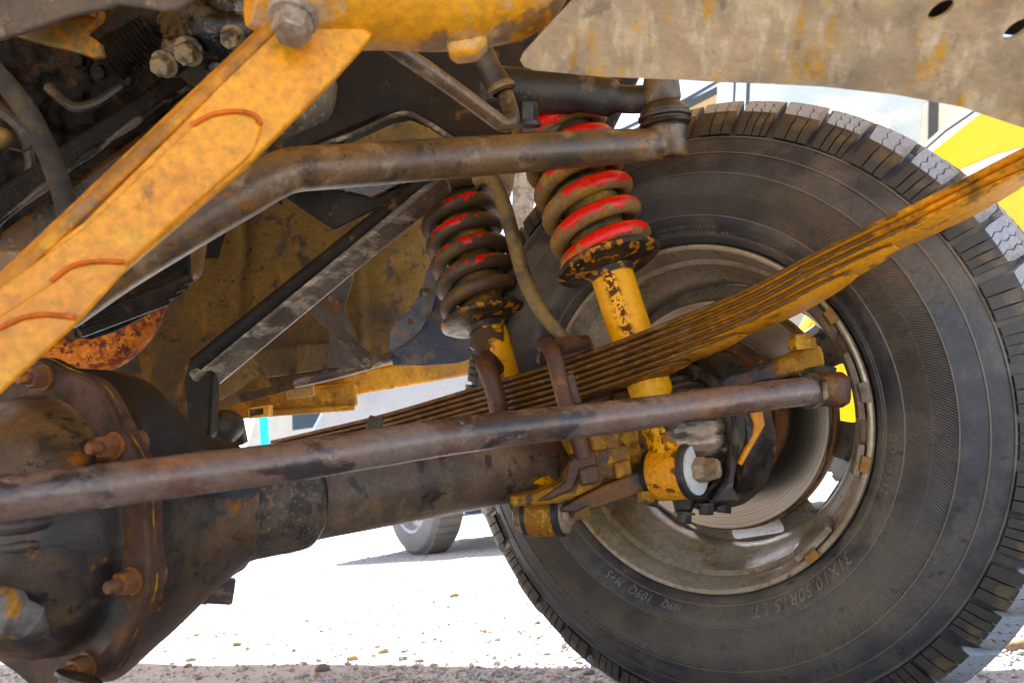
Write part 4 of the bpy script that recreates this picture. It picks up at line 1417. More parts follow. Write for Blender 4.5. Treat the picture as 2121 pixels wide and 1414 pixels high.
coilover('coil_over_shock', 'near coil over shock, red painted spring over a bright yellow body', (1140, 205, 1.015), (1258, 538, 0.955), 0.0487, 0.0108, 6.9, None, 0.0250,
         ((1393, 978, 0.905), (0.76, -0.18, -0.62), 0.0305, 0.040, M['eye']), [(1258, 540, 0.955), (1300, 670, 0.950), (1345, 800, 0.940), (1378, 900, 0.922), (1395, 955, 0.908)], 0, False, 2.0, 0.55)
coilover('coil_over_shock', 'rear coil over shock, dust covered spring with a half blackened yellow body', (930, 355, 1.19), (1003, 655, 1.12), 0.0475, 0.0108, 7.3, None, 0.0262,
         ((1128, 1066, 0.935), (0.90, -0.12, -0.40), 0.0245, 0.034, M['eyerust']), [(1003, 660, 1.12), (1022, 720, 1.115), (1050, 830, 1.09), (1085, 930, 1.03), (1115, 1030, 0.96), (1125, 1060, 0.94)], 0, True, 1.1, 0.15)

# rubber brake hose between the two springs
ptube('brake_hose', [(985, 372, 1.03, 0.0095), (1015, 368, 1.02, 0.0095), (1042, 420, 1.01, 0.0095), (1065, 500, 1.0, 0.0092), (1088, 580, 0.99, 0.0092), (1122, 645, 0.98, 0.009), (1170, 705, 0.975, 0.0085)], M['tanhose'], veh, 'tan dusty brake hose hanging between the two coil springs')
# ---------------- near leaf spring on the other side, seen from beneath
ns = empty('leaf_spring', P(300, 400, 0.47), veh, 'bright yellow stepped leaf spring crossing the near left corner')
pl = PL((620, 60, 0.51), (120, 640, 0.455), (700, 130, 0.515))


def band(name, pts, off, th, m, lbl=None, bev=0.0015):
    b = MB()
    b.prism([pl(x, y, off) for x, y in pts], FW * th)
    return b.obj(name, m, ns, lbl, bevel=bev)


band('leaf', [(548, 66), (590, 22), (700, 20), (772, 70), (690, 162), (500, 350), (262, 552), (-60, 830), (-60, 622), (168, 462), (418, 214)], 0.0, 0.007, M['yellow'])
band('leaf', [(395, 268), (440, 244), (490, 238), (528, 247), (540, 268), (520, 320), (262, 552), (-60, 830), (-60, 640), (180, 470)], 0.0035, 0.0034, M['yellow'])
band('leaf', [(110, 590), (150, 560), (200, 548), (262, 550), (266, 560), (165, 672), (-60, 860), (-60, 700)], 0.0070, 0.0034, M['yellow'])
band('leaf', [(0, 690), (60, 664), (110, 658), (162, 664), (165, 676), (-60, 880), (-60, 735)], 0.0105, 0.0034, M['yellow'])
for path, o in (([(398, 264), (440, 242), (490, 235), (528, 243), (541, 262)], 0.004), ([(112, 588), (150, 558), (200, 546), (262, 547)], 0.0075), ([(2, 688), (60, 662), (110, 656), (164, 662)], 0.011)):
    b = MB()
    b.tube(smooth_path([pl(x, y, o) for x, y in path], 6), 0.0014, 8)
    b.obj('leaf_seam', M['redline'], ns)
b = MB()
for k in range(3):          # edges of the upper leaves along the left side
    o = -0.004 - 0.010 * k
    b = MB()
    b.beam(pl(575 - k * 10, 48 - k * 10, o), pl(-60 - k * 10, 655 - k * 14, o), 0.0075, 0.0105 + 0.002 * k, pl.n)
    b.obj('leaf', M['orange'], ns, bevel=0.0015)
b = MB()
nn_ = D3(-0.05, 0.95, -0.5)
b.hexnut(P(610, 40, 0.492), nn_, 0.0118, 0.014, 6, 0.4)
b.lathe(P(608, 30, 0.494), nn_, [(0, 0.0155), (0.003, 0.0155), (0.005, 0.014)], 24, True)
b.obj('shackle_bolt', M['weight'], ns, 'scuffed bluish shackle bolt')

# ---------------- bumper and its tube
ptube('bumper_tube', [(530, -80, 0.515, 0.040), (640, -50, 0.53, 0.046), (800, -25, 0.545, 0.040), (950, -15, 0.555, 0.038), (1060, -22, 0.56, 0.034), (1120, -42, 0.565, 0.026), (1150, -60, 0.57, 0.012)], M['yellowgrey'], veh, 'scuffed yellow tube end of the bumper at the top', seg=32)
b = MB()
pl2 = PL((960, 90, 0.545), (1000, 90, 0.545), (960, 120, 0.545))
b.prism([pl2(x, y) for x, y in ((922, 60), (1010, 60), (1008, 88), (985, 112), (945, 116), (926, 106))], FW * 0.02)
b.obj('bumper_lug', M['yellowgrey'], veh, bevel=0.004)
plb = PL((1100, 135, 0.56), (1900, 195, 0.50), (1300, -200, 0.475))
outer = [(1230, -60), (1190, -5), (1120, 70), (1085, 108), (1079, 122), (1088, 136), (1110, 143), (1250, 156), (1400, 162), (1500, 168), (1580, 170), (1700, 176), (1850, 192), (1990, 218), (2121, 262), (2300, 330), (2300, -420), (1400, -420)]
plate_px('bumper_plate', plb, outer, [circ(1948, 18, 32, 14, -0.62), circ(2105, 58, 34, 14, -0.62), circ(1800, -40, 32, 14, -0.62)], 0.005, M['bumper'], veh, 'scuffed dusty bumper plate with oval slots overhead', 0)
b = MB()
b.prism([plb(x, y, -0.05) for x, y in ((1200, 40), (1320, -300), (2600, -300), (2600, 200), (2000, 130))], -plb.n * 0.004)
b.obj('bumper_back', M['frame'], veh)
b = MB()                    # folded lip along the plate's lower edge
lip = [(1090, 137), (1110, 143), (1250, 156), (1400, 162), (1500, 168), (1580, 170), (1700, 176), (1850, 192), (1990, 218), (2121, 262), (2300, 330)]
n = len(lip)
vs = [plb(x, y, -0.003) for x, y in lip] + [plb(x, y, -0.003) - plb.n * 0.035 + UP * 0.012 for x, y in lip]
b.add(vs, [(i, i + 1, n + i + 1, n + i) for i in range(n - 1)])
b.obj('bumper_lip', M['yellowgrey'], veh, solid=0.003)
b = MB()
b.prism([plb(x, y, -0.004) for x, y in ((1490, 160), (1575, 163), (1570, 171), (1500, 169))], -plb.n * 0.03)
b.obj('bumper_tab', M['bumper'], veh, bevel=0.002)

# ---------------- frame
fr = empty('frame', P(800, 250, 1.1), veh, 'dark dirty chassis frame members')
pl = PL((640, 250, 1.02), (1080, 250, 1.12), (700, 330, 1.02))
b = MB()
b.prism([pl(x, y) for x, y in ((560, 420), (560, 345), (700, 285), (800, 240), (842, 231), (880, 246), (950, 292), (1080, 300), (1120, 330), (1250, 310), (1330, 150), (1180, -60), (600, -60), (560, 120))], FW * 0.05)
b.obj('frame_rail', M['frame'], fr, bevel=0.006)
for path in ([(600, 325), (720, 283), (800, 247), (842, 236), (880, 252), (950, 298)],):
    b = MB()
    b.tube(smooth_path([pl(x, y, 0.001) for x, y in path], 5), 0.0035, 10)
    b.obj('frame_edge', M['brace'], fr)
chunk('gusset', [(545, 378), (690, 476), (704, 470), (900, 372), (900, 340), (560, 345)], 1.07, 0.01, M['frame'], fr, 0.002)
chunk('gusset', [(640, 380), (770, 410), (900, 350), (900, 330), (640, 340)], 1.06, 0.01, M['pan'], fr, 0.002)
b = MB()
ba, bb = P(920, 368, 1.10), P(405, 790, 1.00)
b.beam(ba, bb, 0.028, 0.040, D3(-.1, -.6, -.8))
b.obj('brace', M['brace'], fr, 'scraped diagonal brace in the middle left', bevel=0.006)
b = MB()
b.tube([P(880, 372, 1.08), P(405, 755, 0.985)], 0.010, 14)
b.obj('brace_rib', M['frame'], fr)
chunk('end_plate', [(392, 740), (410, 745), (440, 770), (434, 905), (416, 920), (385, 912), (378, 790)], 0.985, 0.03, M['frame'], fr, 0.004)
b = MB()
b.blob(P(462, 885, 1.06), (0.026, 0.03, 0.024), 20, 12, 0.1, 30)
b.obj('bump_stop', M['rubber'], fr)
chunk('stop_bracket', [(430, 880), (495, 865), (506, 920), (430, 940)], 1.07, 0.02, M['grease'], fr, 0.003)
ptube('track_pipe', [(610, 792, 1.42, 0.010), (700, 772, 1.42, 0.010), (810, 740, 1.42, 0.010), (960, 690, 1.44, 0.010)], M['brace'], fr, n=3)
b = MB()
b.beam(P(612, 598, 1.20), P(768, 752, 1.28), 0.006, 0.021, D3(-.7, -.7, -.1).cross(FW) + FW * .2)
b.obj('strut_bar', M['panel'], fr, bevel=0.002)
chunk('strut_foot', [(752, 735), (775, 728), (782, 752), (765, 766), (745, 762)], 1.27, 0.015, M['panel'], fr, 0.002)
bolt('strut_bolt', P(757, 752, 1.265), D3(0, 0, -1), 0.006, 0.008, M['boltmetal'], fr)

# ---------------- inner wing, flaps, sill
iw = empty('inner_wing', P(600, 600, 1.5), veh, 'ochre dirty inner wing panels behind the brace')
plw = PL((200, 600, 1.30), (950, 600, 1.62), (300, 850, 1.32))


def wfn(u, v):
    x = -150 + 1230 * u
    y = 250 + (760 - 330 * u) * v
    q = (0.030 * math.sin(u * 9) * 0.4 + 0.02 * noise.noise(V((u * 5, v * 4, 1))) + 0.006 * noise.noise(V((u * 20, v * 14, 5))))
    if abs(u - 0.54) < 0.010:
        q -= 0.012
    if abs(u - 0.72) < 0.008:
        q += 0.010
    xr = x
    if u > 0.80:
        xr = x - (v ** 1.5) * 130 * (u - 0.80) / 0.2
    return plw(xr, y, q)


b = MB()
b.grid(wfn, 90, 60)
b.obj('wing_panel', M['liner'], iw, solid=0.004, angle=180)


def sheet(name, pts, d, m, parent, th=0.004, tilt=0.0, bev=0.001):
    return chunk(name, pts, d, th, m, parent, bev, None, tilt)


sheet('wing_seam', [(716, 480), (740, 500), (728, 590), (712, 640), (735, 690), (748, 760), (676, 762), (682, 700), (690, 640), (678, 620), (690, 585), (705, 560)], 1.40, M['panel'], iw, 0.006)
bolt('seam_bolt', P(697, 632, 1.395), D3(0, 0, -1), 0.008, 0.006, M['rustbolt'], iw)
sheet('wing_fold', [(430, 830), (470, 790), (520, 770), (528, 778), (495, 805), (432, 842)], 1.22, M['liner'], iw, 0.006)
sheet('wing_brace', [(440, 730), (500, 720), (545, 760), (560, 800), (430, 830)], 1.26, M['liner'], iw, 0.006)
sheet('pale_sheet', [(1062, 350), (1110, 355), (1112, 400), (1095, 470), (1060, 480)], 1.75, M['pale'], iw, 0.01)
mf = empty('mud_flap', P(880, 680, 1.35), veh, 'blue grey rubber mud flap with two bolts beside the rear coil spring')
sheet('flap', [(890, 530), (935, 540), (990, 640), (1000, 735), (948, 752), (880, 757), (814, 756), (806, 724), (830, 716), (870, 680), (893, 640), (905, 590)], 1.36, M['flap'], mf, 0.006, 0.02)
sheet('flap_strip', [(898, 535), (912, 560), (905, 600), (893, 645), (870, 684), (835, 712), (806, 724), (808, 688), (818, 672), (855, 636), (872, 600), (885, 560)], 1.345, M['flapstrip'], mf, 0.005, 0.02)
bolt('flap_bolt', P(879, 607, 1.34), D3(0, 0, -1), 0.0055, 0.007, M['boltmetal'], mf, 1.6)
bolt('flap_bolt', P(851, 666, 1.34), D3(0, 0, -1), 0.0055, 0.006, M['rustbolt'], mf)
sl = empty('sill', P(700, 800, 1.7), veh, 'dirty yellow body sill lit from below')
for (a, c, h, w) in (((640, 806, 1.62), (985, 748, 1.78), 0.050, 0.07), ((400, 850, 1.52), (735, 815, 1.62), 0.046, 0.07)):
    b = MB()
    b.beam(P(*a), P(*c), w, h, UP)
    b.obj('sill_beam', M['sill'], sl, bevel=0.006)
b = MB()
b.beam(P(440, 862, 1.50), P(730, 842, 1.60), 0.05, 0.012, UP)
b.obj('sill_flange', M['sill'], sl, bevel=0.003)
chunk('patch', [(590, 800), (648, 792), (650, 820), (594, 828)], 1.47, 0.01, M['putty'], sl, 0.002)
chunk('jack_socket', [(512, 846), (556, 840), (556, 862), (514, 868)], 1.45, 0.03, M['sill'], sl, 0.003)
chunk('socket_hole', [(516, 849), (544, 845), (544, 858), (517, 862)], 1.447, 0.01, M['frame'], sl, 0.001)
b = MB()
b.beam(P(425, 768, 1.3), P(950, 700, 1.75), 0.02, 0.05, UP)
b.obj('sill_upper', M['liner'], sl, bevel=0.004)

# ---------------- engine
en = empty('engine', P(250, 250, 1.0), veh, 'black oil wet engine and gearbox castings at top left')
ple = PL((0, 200, 1.02), (600, 200, 1.18), (100, 500, 1.05))


def efn(u, v):
    x = -180 + 740 * u - 150 * max(0, v - 0.55)
    y = -120 + 640 * v
    p = ple(x, y)
    q = 0.05 * noise.noise(V((x * 0.006, y * 0.006, 2))) + 0.022 * noise.noise(V((x * 0.016, y * 0.016, 6))) + 0.008 * noise.noise(V((x * 0.04, y * 0.04, 9)))
    q -= 0.10 * max(0, v - 0.72) / 0.28 + 0.12 * max(0, u - 0.8) / 0.2
    return p + ple.n * q


b = MB()
b.grid(efn, 110, 80)
b.obj('engine_block', M['oil'], en, angle=60)
b = MB()
b.beam(P(-60, 470, 0.90), P(408, 150, 1.02), 0.030, 0.030, D3(-.5, -.8, -.3))
b.obj('pan_rail', M['oil'], en, bevel=0.006)
b = MB()
b.tube(smooth_path([P(-40, 490, 0.885), P(150, 345, 0.935), P(300, 240, 0.975), P(408, 170, 1.0)], 6), [0.004 + 0.0015 * math.sin(i * 1.9) for i in range(19)], 10)
b.obj('gasket_edge', M['alu'], en)
chunk('oil_pan', [(-60, 520), (100, 400), (250, 300), (400, 185), (520, 150), (560, 300), (415, 500), (405, 560), (392, 585), (262, 570), (100, 560), (-60, 590)], 0.955, 0.035, M['pan'], en, 0.010, None, 0.02)
pan = [(262, 570), (395, 582)]
b = MB()
for k in range(4):
    f = k / 3
    b.tube([P(165 + 30 * f, 690 - 34 * f, 0.842 + 0.02 * f), P(345 + 50 * f, 622 - 46 * f, 0.915 + 0.015 * f)], [0.0055, 0.0060], 12)
b.obj('pan_rib', M['oil'], en)
b = MB()
b.prism([P(x, y, d) for x, y, d in ((150, 700, 0.87), (180, 655, 0.90), (262, 568, 0.955), (398, 575, 0.97), (390, 600, 0.97), (330, 640, 0.93), (240, 685, 0.90), (190, 705, 0.88))], UP * 0.03)
b.obj('pan_bottom', M['oil'], en, bevel=0.004)
b = MB()
b.tube(smooth_path([P(395, 318, 0.985), P(470, 285, 1.0), P(560, 235, 1.02), P(620, 200, 1.03), P(665, 176, 1.035), P(690, 160, 1.04)], 5), [0.046] * 16 + [0.047, 0.046, 0.043, 0.038, 0.032, 0.026, 0.02, 0.016, 0.01, 0.006], 32)
b.obj('canister', M['filter'], en)
b = MB()
b.blob(P(440, 75, 0.93), (0.060, 0.05, 0.050), 28, 18, 0.35, 26)
b.blob(P(500, 130, 0.94), (0.045, 0.04, 0.04), 24, 16, 0.35, 30)
b.blob(P(490, 20, 0.92), (0.035, 0.03, 0.04), 24, 16, 0.3, 40)
b.obj('pump_housing', M['alu'], en)
for x, y, R in ((392, 112, 0.0125), (342, 138, 0.0115), (484, 82, 0.0105)):
    bolt('housing_bolt', P(x, y - 6, 0.882), D3(-0.1, 0.55, -0.8), R, 0.016, M['boltmetal'], en, 1.3)
b = MB()
b.beam(P(350, 150, 0.90), P(430, 90, 0.90), 0.02, 0.01, FW)
b.obj('bolt_web', M['alu'], en, bevel=0.004)
b = MB()
b.tube(smooth_path([P(215, 110, 1.0), P(270, 60, 0.98), P(330, 20, 0.98)], 5), 0.028, 20)
b.obj('corrugated_pipe', M['oil'], en)
b = MB()
for k in range(12):
    b.lathe(P(232 + 8 * k, 128 - 5.5 * k, 0.975), D3(.8, -.55, 0), [(-0.0022, 0.026), (0, 0.0278), (0.0022, 0.026)], 20)
b.obj('pipe_ring', M['oil'], en)
for q, r in (([(-20, 215, .93), (40, 260, .94), (66, 330, .95), (60, 400, .96)], 0.008), ([(100, 180, .98), (150, 220, .98), (200, 215, .98), (260, 175, .99)], 0.007), ([(20, 306, .92), (50, 312, .92), (75, 295, .93)], 0.0015)):
    b = MB()
    b.tube(smooth_path([P(*a) for a in q], 6), r, 10)
    b.obj('engine_pipe', M['grease'], en)
b = MB()
b.blob(P(0, 285, 0.90), (0.013, 0.012, 0.012), 16, 10, 0.2, 60)
b.obj('drain_cock', M['olive'], en)
for x, y in ((165, 125), (210, 150), (265, 165), (60, 215), (130, 330), (205, 290)):
    bolt('block_bolt', P(x, y, 0.985), D3(.1, .3, -.9), 0.009, 0.012, M['oil'], en)
chunk('undertray', [(-60, -60), (480, -60), (365, 18), (340, 20), (240, 6), (222, 14), (140, 30), (60, 60), (0, 78), (-60, 90)], 0.80, 0.01, M['panel'], en, 0.003, 'grey brown undertray in the top left corner')
chunk('mount_bracket', [(16, 68), (60, 55), (110, 30), (180, 12), (204, 12), (212, 24), (205, 40), (175, 66), (205, 88), (212, 115), (190, 118), (135, 100), (95, 92)], 0.86, 0.012, M['olive'], en, 0.003)
b = MB()
b.tube(smooth_path([P(130, 16, 0.86), P(165, 10, 0.85), P(200, 20, 0.855)], 4), 0.008, 12)
b.obj('rusty_strap', M['exhaust'], en)
ptube('breather_hose', [(-60, 95, 0.82, 0.0105), (-5, 155, 0.83, 0.0108), (45, 215, 0.84, 0.011), (88, 290, 0.85, 0.011), (120, 370, 0.86, 0.011), (142, 450, 0.87, 0.011), (152, 540, 0.88, 0.011)], M['hose'], veh, 'grey brown rubber hose curving down at the far left', n=8)
ptube('exhaust_pipe', [(100, 735, 1.10, 0.024), (170, 738, 1.10, 0.025), (225, 725, 1.10, 0.027), (268, 690, 1.11, 0.027), (295, 650, 1.12, 0.027), (318, 560, 1.13, 0.027)], M['exhaust'], veh, 'flaking orange rust exhaust pipe behind the yellow leaf spring')
chunk('crossmember', [(-60, 515), (95, 508), (110, 560), (60, 600), (-60, 610)], 0.62, 0.02, M['pan'], veh, 0.004, 'brown crossmember behind the near leaf spring')
# ---------------- unseen slabs added to keep sun and sky off the running gear
HB = 1.45
off = V((-SUND.x / SUND.z * HB, -SUND.y / SUND.z * HB, 0))
e0, e1 = G(-300, 1369), G(2300, 1378)
dr = (e1 - e0).normalized()
E0, E1 = e0 - dr * 1.6 - off, e1 + dr * 0.9 - off
E0.z = E1.z = HB
nrm = V((-dr.y, dr.x, 0))
b = MB()
b.prism([E0, E1, E1 - nrm * 1.2, E0 - nrm * 1.2], V((0, 0, 0.35)))
b.obj('body', M['body'], veh, bevel=0.03)  # unseen slab standing in for the body, shaped to throw the ground's shadow edge

b = MB()
b.prism([V((-1.9, 1.0, 1.02)), V((0.75, 1.0, 1.02)), V((0.75, -0.10, 1.00)), V((-1.9, -0.10, 1.00))], V((0, 0, 0.05)))
b.obj('shade_slab_top', M['body'], veh, bevel=0.015)  # unseen slab added to cut the skylight from above and in front
b = MB()
b.prism([V((-1.25, -0.10, 0.50)), V((-1.25, 0.25, 0.42)), V((-1.25, 1.75, 0.42)), V((-1.25, 1.75, 1.01)), V((-1.25, -0.10, 0.99))], V((-0.04, 0, 0)))
b.obj('shade_slab_side', M['body'], veh, bevel=0.01)  # unseen panel added to block horizon light from the left

# ================================================================ BACKGROUND VEHICLES
CARM = {}


def paint(name, col, rough=0.3):
    if name not in CARM:
        CARM[name] = mat(name, col, [dict(c=tuple(c * 0.75 for c in col), s=3, lo=0.5, hi=0.75, k=0.5), dict(c=(0.35, 0.31, 0.26), s=8, lo=0.62, hi=0.8, k=0.35)], rough=rough, bump=0.03, var=0.05, coat=0.5)
    return CARM[name]


GLASS = mat('car window glass', (0.03, 0.035, 0.04), [], rough=0.08, bump=0, var=0, spec=0.8)
CTYRE = mat('grey dusty car tyre', (0.15, 0.15, 0.16), [dict(c=(0.2, 0.18, 0.16), s=12, lo=0.45, hi=0.7, k=0.7)], rough=0.75, bump=0.2)
CRIM = mat('grey steel car rim', (0.42, 0.42, 0.44), [dict(c=(0.2, 0.18, 0.16), s=14, lo=0.5, hi=0.7)], rough=0.4, metal=0.4, bump=0.1)


def frame_of(o, ux, uz=V((0, 0, 1))):
    ux = ux.normalized()
    uy = uz.cross(ux)
    return Matrix(((ux.x, uy.x, uz.x, o.x), (ux.y, uy.y, uz.y, o.y), (ux.z, uy.z, uz.z, o.z), (0, 0, 0, 1)))


def car_wheel(parent, mw, x, y, R, w, sgn, holes=8, steer=0.0):
    root = empty('wheel', (0, 0, 0), parent, None, mw @ Matrix.Translation((x, y, R)) @ Matrix.Rotation(steer, 4, 'Z'))
    root.matrix_parent_inverse = Matrix.Identity(4)
    root.matrix_parent_inverse = WORLD[parent.name].inverted()
    A = V((0, sgn, 0))
    b = MB()
    b.lathe((0, 0, 0), A, [(-0.01, R * 0.62), (0.008, R * 0.66), (0.016, R * 0.80), (0.004, R * 0.93), (-0.02, R * 0.985), (-0.05, R), (-w + 0.03, R), (-w, R * 0.95), (-w, R * 0.62)], 56)
    o = b.obj('tyre', CTYRE, root)
    o.matrix_parent_inverse = Matrix.Identity(4)
    b = MB()
    for k in range(44):
        a = 2 * PI * k / 44
        c0 = V((math.cos(a), 0, math.sin(a)))
        c1 = V((math.cos(a + 0.1), 0, math.sin(a + 0.1)))
        p = lambda c, yy, r: c * r + A * yy
        vs = [p(c0, -0.025, R * 0.99), p(c1, -0.025, R * 0.99), p(c1, -w + 0.03, R * 0.99), p(c0, -w + 0.03, R * 0.99), p(c0, -0.025, R * 1.022), p(c1, -0.025, R * 1.022), p(c1, -w + 0.03, R * 1.022), p(c0, -w + 0.03, R * 1.022)]
        b.add(vs, [(0, 1, 2, 3), (4, 5, 6, 7), (0, 1, 5, 4), (1, 2, 6, 5), (2, 3, 7, 6), (3, 0, 4, 7)])
    o = b.obj('tread', CTYRE, root)
    o['kind'] = 'stuff'
    o.matrix_parent_inverse = Matrix.Identity(4)
    b = MB()
    b.lathe((0, 0, 0), A, [(0.0, R * 0.66), (0.006, R * 0.645), (0.0, R * 0.60), (-0.03, R * 0.57), (-0.06, R * 0.55)], 48)
    rr = MB()
    o = b.obj('rim', CRIM, root)
    o.matrix_parent_inverse = Matrix.Identity(4)
    mm = Matrix(((1, 0, 0, 0), (0, 0, sgn, -0.055 * sgn), (0, 1, 0, 0), (0, 0, 0, 1)))
    me = flat2d(circ(0, 0, R * 0.56, R * 0.56, n=48), [circ(R * 0.40 * math.cos(2 * PI * k / holes), R * 0.40 * math.sin(2 * PI * k / holes), R * 0.075, R * 0.075, n=16) for k in range(holes)], 0.006, mm, 'wheel_disc')
    me.materials.append(CRIM)
    o = link('wheel_disc', me, root)
    o.matrix_parent_inverse = Matrix.Identity(4)
    b = MB()
    b.lathe((0, 0, 0), A, [(-0.05, R * 0.2), (-0.02, R * 0.19), (-0.01, R * 0.15), (-0.01, 0.001)], 24)
    o = b.obj('hub_cap', CRIM, root)
    o.matrix_parent_inverse = Matrix.Identity(4)
    return root


def car(name, label, cat, mw, prof, width, pm, arches, wins, R=0.33, tumble=0.10, lamps=(), trim=None, steer=0.0, both=True):
    """prof: side outline (x, z) from front; arches: wheel x; wins: polygons in the side view"""
    root = empty(name, (0, 0, 0), None, None, mw)
    thing(root, label, cat)
    # outline with wheel arches cut in
    low = []
    xs = sorted(arches)
    z0 = prof[-1][1]
    ring = list(prof)
    for ax in xs:
        for k in range(13):
            a = PI * (1 - k / 12)
            if R + (R + 0.07) * math.sin(a) > z0 + 0.01:
                ring.append((ax + (R + 0.07) * math.cos(a), R + (R + 0.07) * math.sin(a)))
    belt = 0.95
    secs = []
    ny = 7
    for j in range(ny):
        f = -1 + 2 * j / (ny - 1)
        y = f * width / 2
        secs.append((y, f))
    b = MB()
    outl = []
    rings = []
    for y, f in ((-width / 2 + 0.04, 1), (-width / 2, .96), (width / 2, .96), (width / 2 - 0.04, 1)):
        rings.append([])
    def pt(x, z, s_):       # the side leans in above the belt line
        t = max(0.0, z - belt)
        return V((x, s_ * (width / 2 - tumble * t * 1.6 - 0.03 * max(0, 0.45 - z)), z))
    b.ringed([[pt(x, z, 1) for x, z in ring], [pt(x, z, -1) for x, z in ring]], True)
    o = b.obj('body', pm, root, bevel=0.035, angle=30)
    o.matrix_parent_inverse = Matrix.Identity(4)
    for poly in wins:
        for s_ in ((1, -1) if both else (1,)):
            b = MB()
            q = [pt(x, z, s_) for x, z in poly]
            b.prism([p + V((0, s_ * 0.004, 0)) for p in q], V((0, -s_ * 0.02, 0)))
            o = b.obj('window', GLASS, root, bevel=0.003)
            o.matrix_parent_inverse = Matrix.Identity(4)
    for ax in arches:
        for s_ in (1, -1):
            car_wheel(root, mw, ax, s_ * (width / 2 - 0.02), R, 0.2, s_, 8, steer if ax == arches[0] else 0)
            # arch lip
            b = MB()
            pp = [V((ax + (R + 0.075) * math.cos(PI * k / 16), s_ * (width / 2 - 0.005), R + (R + 0.075) * math.sin(PI * k / 16))) for k in range(17)]
            b.tube(pp, 0.012, 8)
            o = b.obj('arch_lip', pm, root)
            o.matrix_parent_inverse = Matrix.Identity(4)
    return root


HATCH = [(-2.0, 0.55), (-2.02, 0.72), (-1.9, 0.86), (-1.1, 0.98), (-0.45, 1.40), (0.9, 1.46), (1.55, 1.30), (1.85, 0.98), (1.98, 0.9), (2.0, 0.45), (1.9, 0.26)]
HATCH = [(1.95, 0.26), (2.02, 0.5), (1.98, 0.92), (1.72, 1.05), (1.45, 1.34), (0.9, 1.46), (-0.35, 1.42), (-1.0, 1.0), (-1.85, 0.86), (-2.02, 0.68), (-2.0, 0.40), (-1.92, 0.24)]


def ring_close(prof):
    return prof


# silver car straight behind: near front wheel stands at the place seen under the axle
wp = G(858, 1150)
ux = V((-0.90, 0.43, 0)).normalized()        # the car's nose points left and away
fx = ux
uyv = V((0, 0, 1)).cross(fx)
# local frame: x backwards from nose, y towards the viewer
lx = -fx
ly = V((0, 0, 1)).cross(lx)
sgn = 1 if ly.dot(-V((wp.x, wp.y, 0))) > 0 else -1
wb = -1.25
orig = V((wp.x, wp.y, 0)) - lx * wb - ly * sgn * 0.80
car('silver_car', 'silver car parked behind the axle, only wing and front wheel showing', 'car', frame_of(orig, lx), [(x * 1.3 if x > 0 else x, z * 1.27) for x, z in HATCH], 1.64, paint('silver car paint', (0.30, 0.33, 0.38)), [-1.25, 1.62],
    [[(-0.80, 1.30), (-0.3, 1.72), (0.2, 1.75), (0.2, 1.30)], [(0.28, 1.30), (0.28, 1.75), (0.9, 1.76), (1.4, 1.36)]], 0.385, steer=0.55 * sgn)

# white van at the upper right
def van(name, label, pm, o, lx, length, width, height, wins, R=0.34, cat='van', stripes=()):
    mw = frame_of(o, lx)
    prof = [(length * 0.5, 0.30), (length * 0.5 + 0.02, 0.6), (length * 0.5, height - 0.2), (length * 0.5 - 0.12, height), (-length * 0.5 + 1.2, height), (-length * 0.5 + 0.75, height - 0.06), (-length * 0.5 + 0.15, 1.15), (-length * 0.5 + 0.02, 0.95), (-length * 0.5, 0.5), (-length * 0.5 + 0.04, 0.28)]
    return car(name, label, cat, mw, prof, width, pm, [-length * 0.5 + 0.85, length * 0.5 - 0.9], wins, R, 0.06)



def side_of(P0, P1):        # a vehicle's near side: frame along it, and which way the viewer lies
    lx = (P1 - P0).normalized()
    ly = V((0, 0, 1)).cross(lx)
    s_ = 1 if ly.dot(-P0) > 0 else -1
    return lx, ly, s_


def onside(x, y, P0, lx, ly, o):      # picture point to (along, up) on that side
    r = FW + RT * ((x - W0 / 2) / FPX) - UP * ((y - H0 / 2) / FPX)
    p = CAMPOS + r * ((P0 - CAMPOS).dot(ly) / r.dot(ly))
    return ((p - o).dot(lx), p.z)


def decal(name, pts, m, parent, P0, lx, ly, s_, o, width, out=0.006, th=0.012, bev=0.0):
    b = MB()
    q = [onside(x, y, P0, lx, ly, o) for x, y in pts]
    b.prism([V((x, s_ * (width / 2 + out), z)) for x, z in q], V((0, -s_ * th, 0)))
    ob = b.obj(name, m, parent, bevel=bev)
    ob.matrix_parent_inverse = Matrix.Identity(4)
    return ob


VW = paint('white van paint', (0.62, 0.63, 0.65))
P0, P1 = V((0.75, 5.2, 0)), V((2.75, 3.85, 0))
lx, ly, s_ = side_of(P0, P1)
oo = (P0 + P1) / 2 - ly * s_ * 0.9
wv = car('white_van', 'white van with large pale windows beyond the top of the tyre', 'van', frame_of(oo, lx),
         [(2.3, 0.3), (2.32, 0.6), (2.3, 1.95), (2.2, 2.15), (-1.6, 2.15), (-2.1, 1.95), (-2.3, 1.2), (-2.32, 0.6), (-2.25, 0.3)], 1.8, VW, [-1.5, 1.4], [], 0.34, 0.0)
A_ = (wv, P0, lx, ly, s_, oo, 1.8)
PGL = mat('pale sky painted glass', (0.42, 0.50, 0.62), [dict(c=(0.55, 0.60, 0.68), s=2.5, lo=0.45, hi=0.65)], rough=0.25, bump=0, var=0.04, spec=0.6)  # the sky's reflection is put into the base colour
TAN = mat('tan seat seen through glass', (0.42, 0.33, 0.20), rough=0.6, bump=0)
LIN = mat('dark window rubber', (0.05, 0.055, 0.065), rough=0.5, bump=0)
decal('window', [(1560, 60), (1548, 240), (1556, 330), (1900, 330), (1912, 205), (1918, 60)], PGL, *A_)
decal('window_seal', [(1926, 60), (1922, 330), (1942, 330), (1948, 60)], LIN, *A_)
decal('window_seal', [(1552, 60), (1540, 330), (1548, 330), (1559, 60)], LIN, *A_, 0.010)
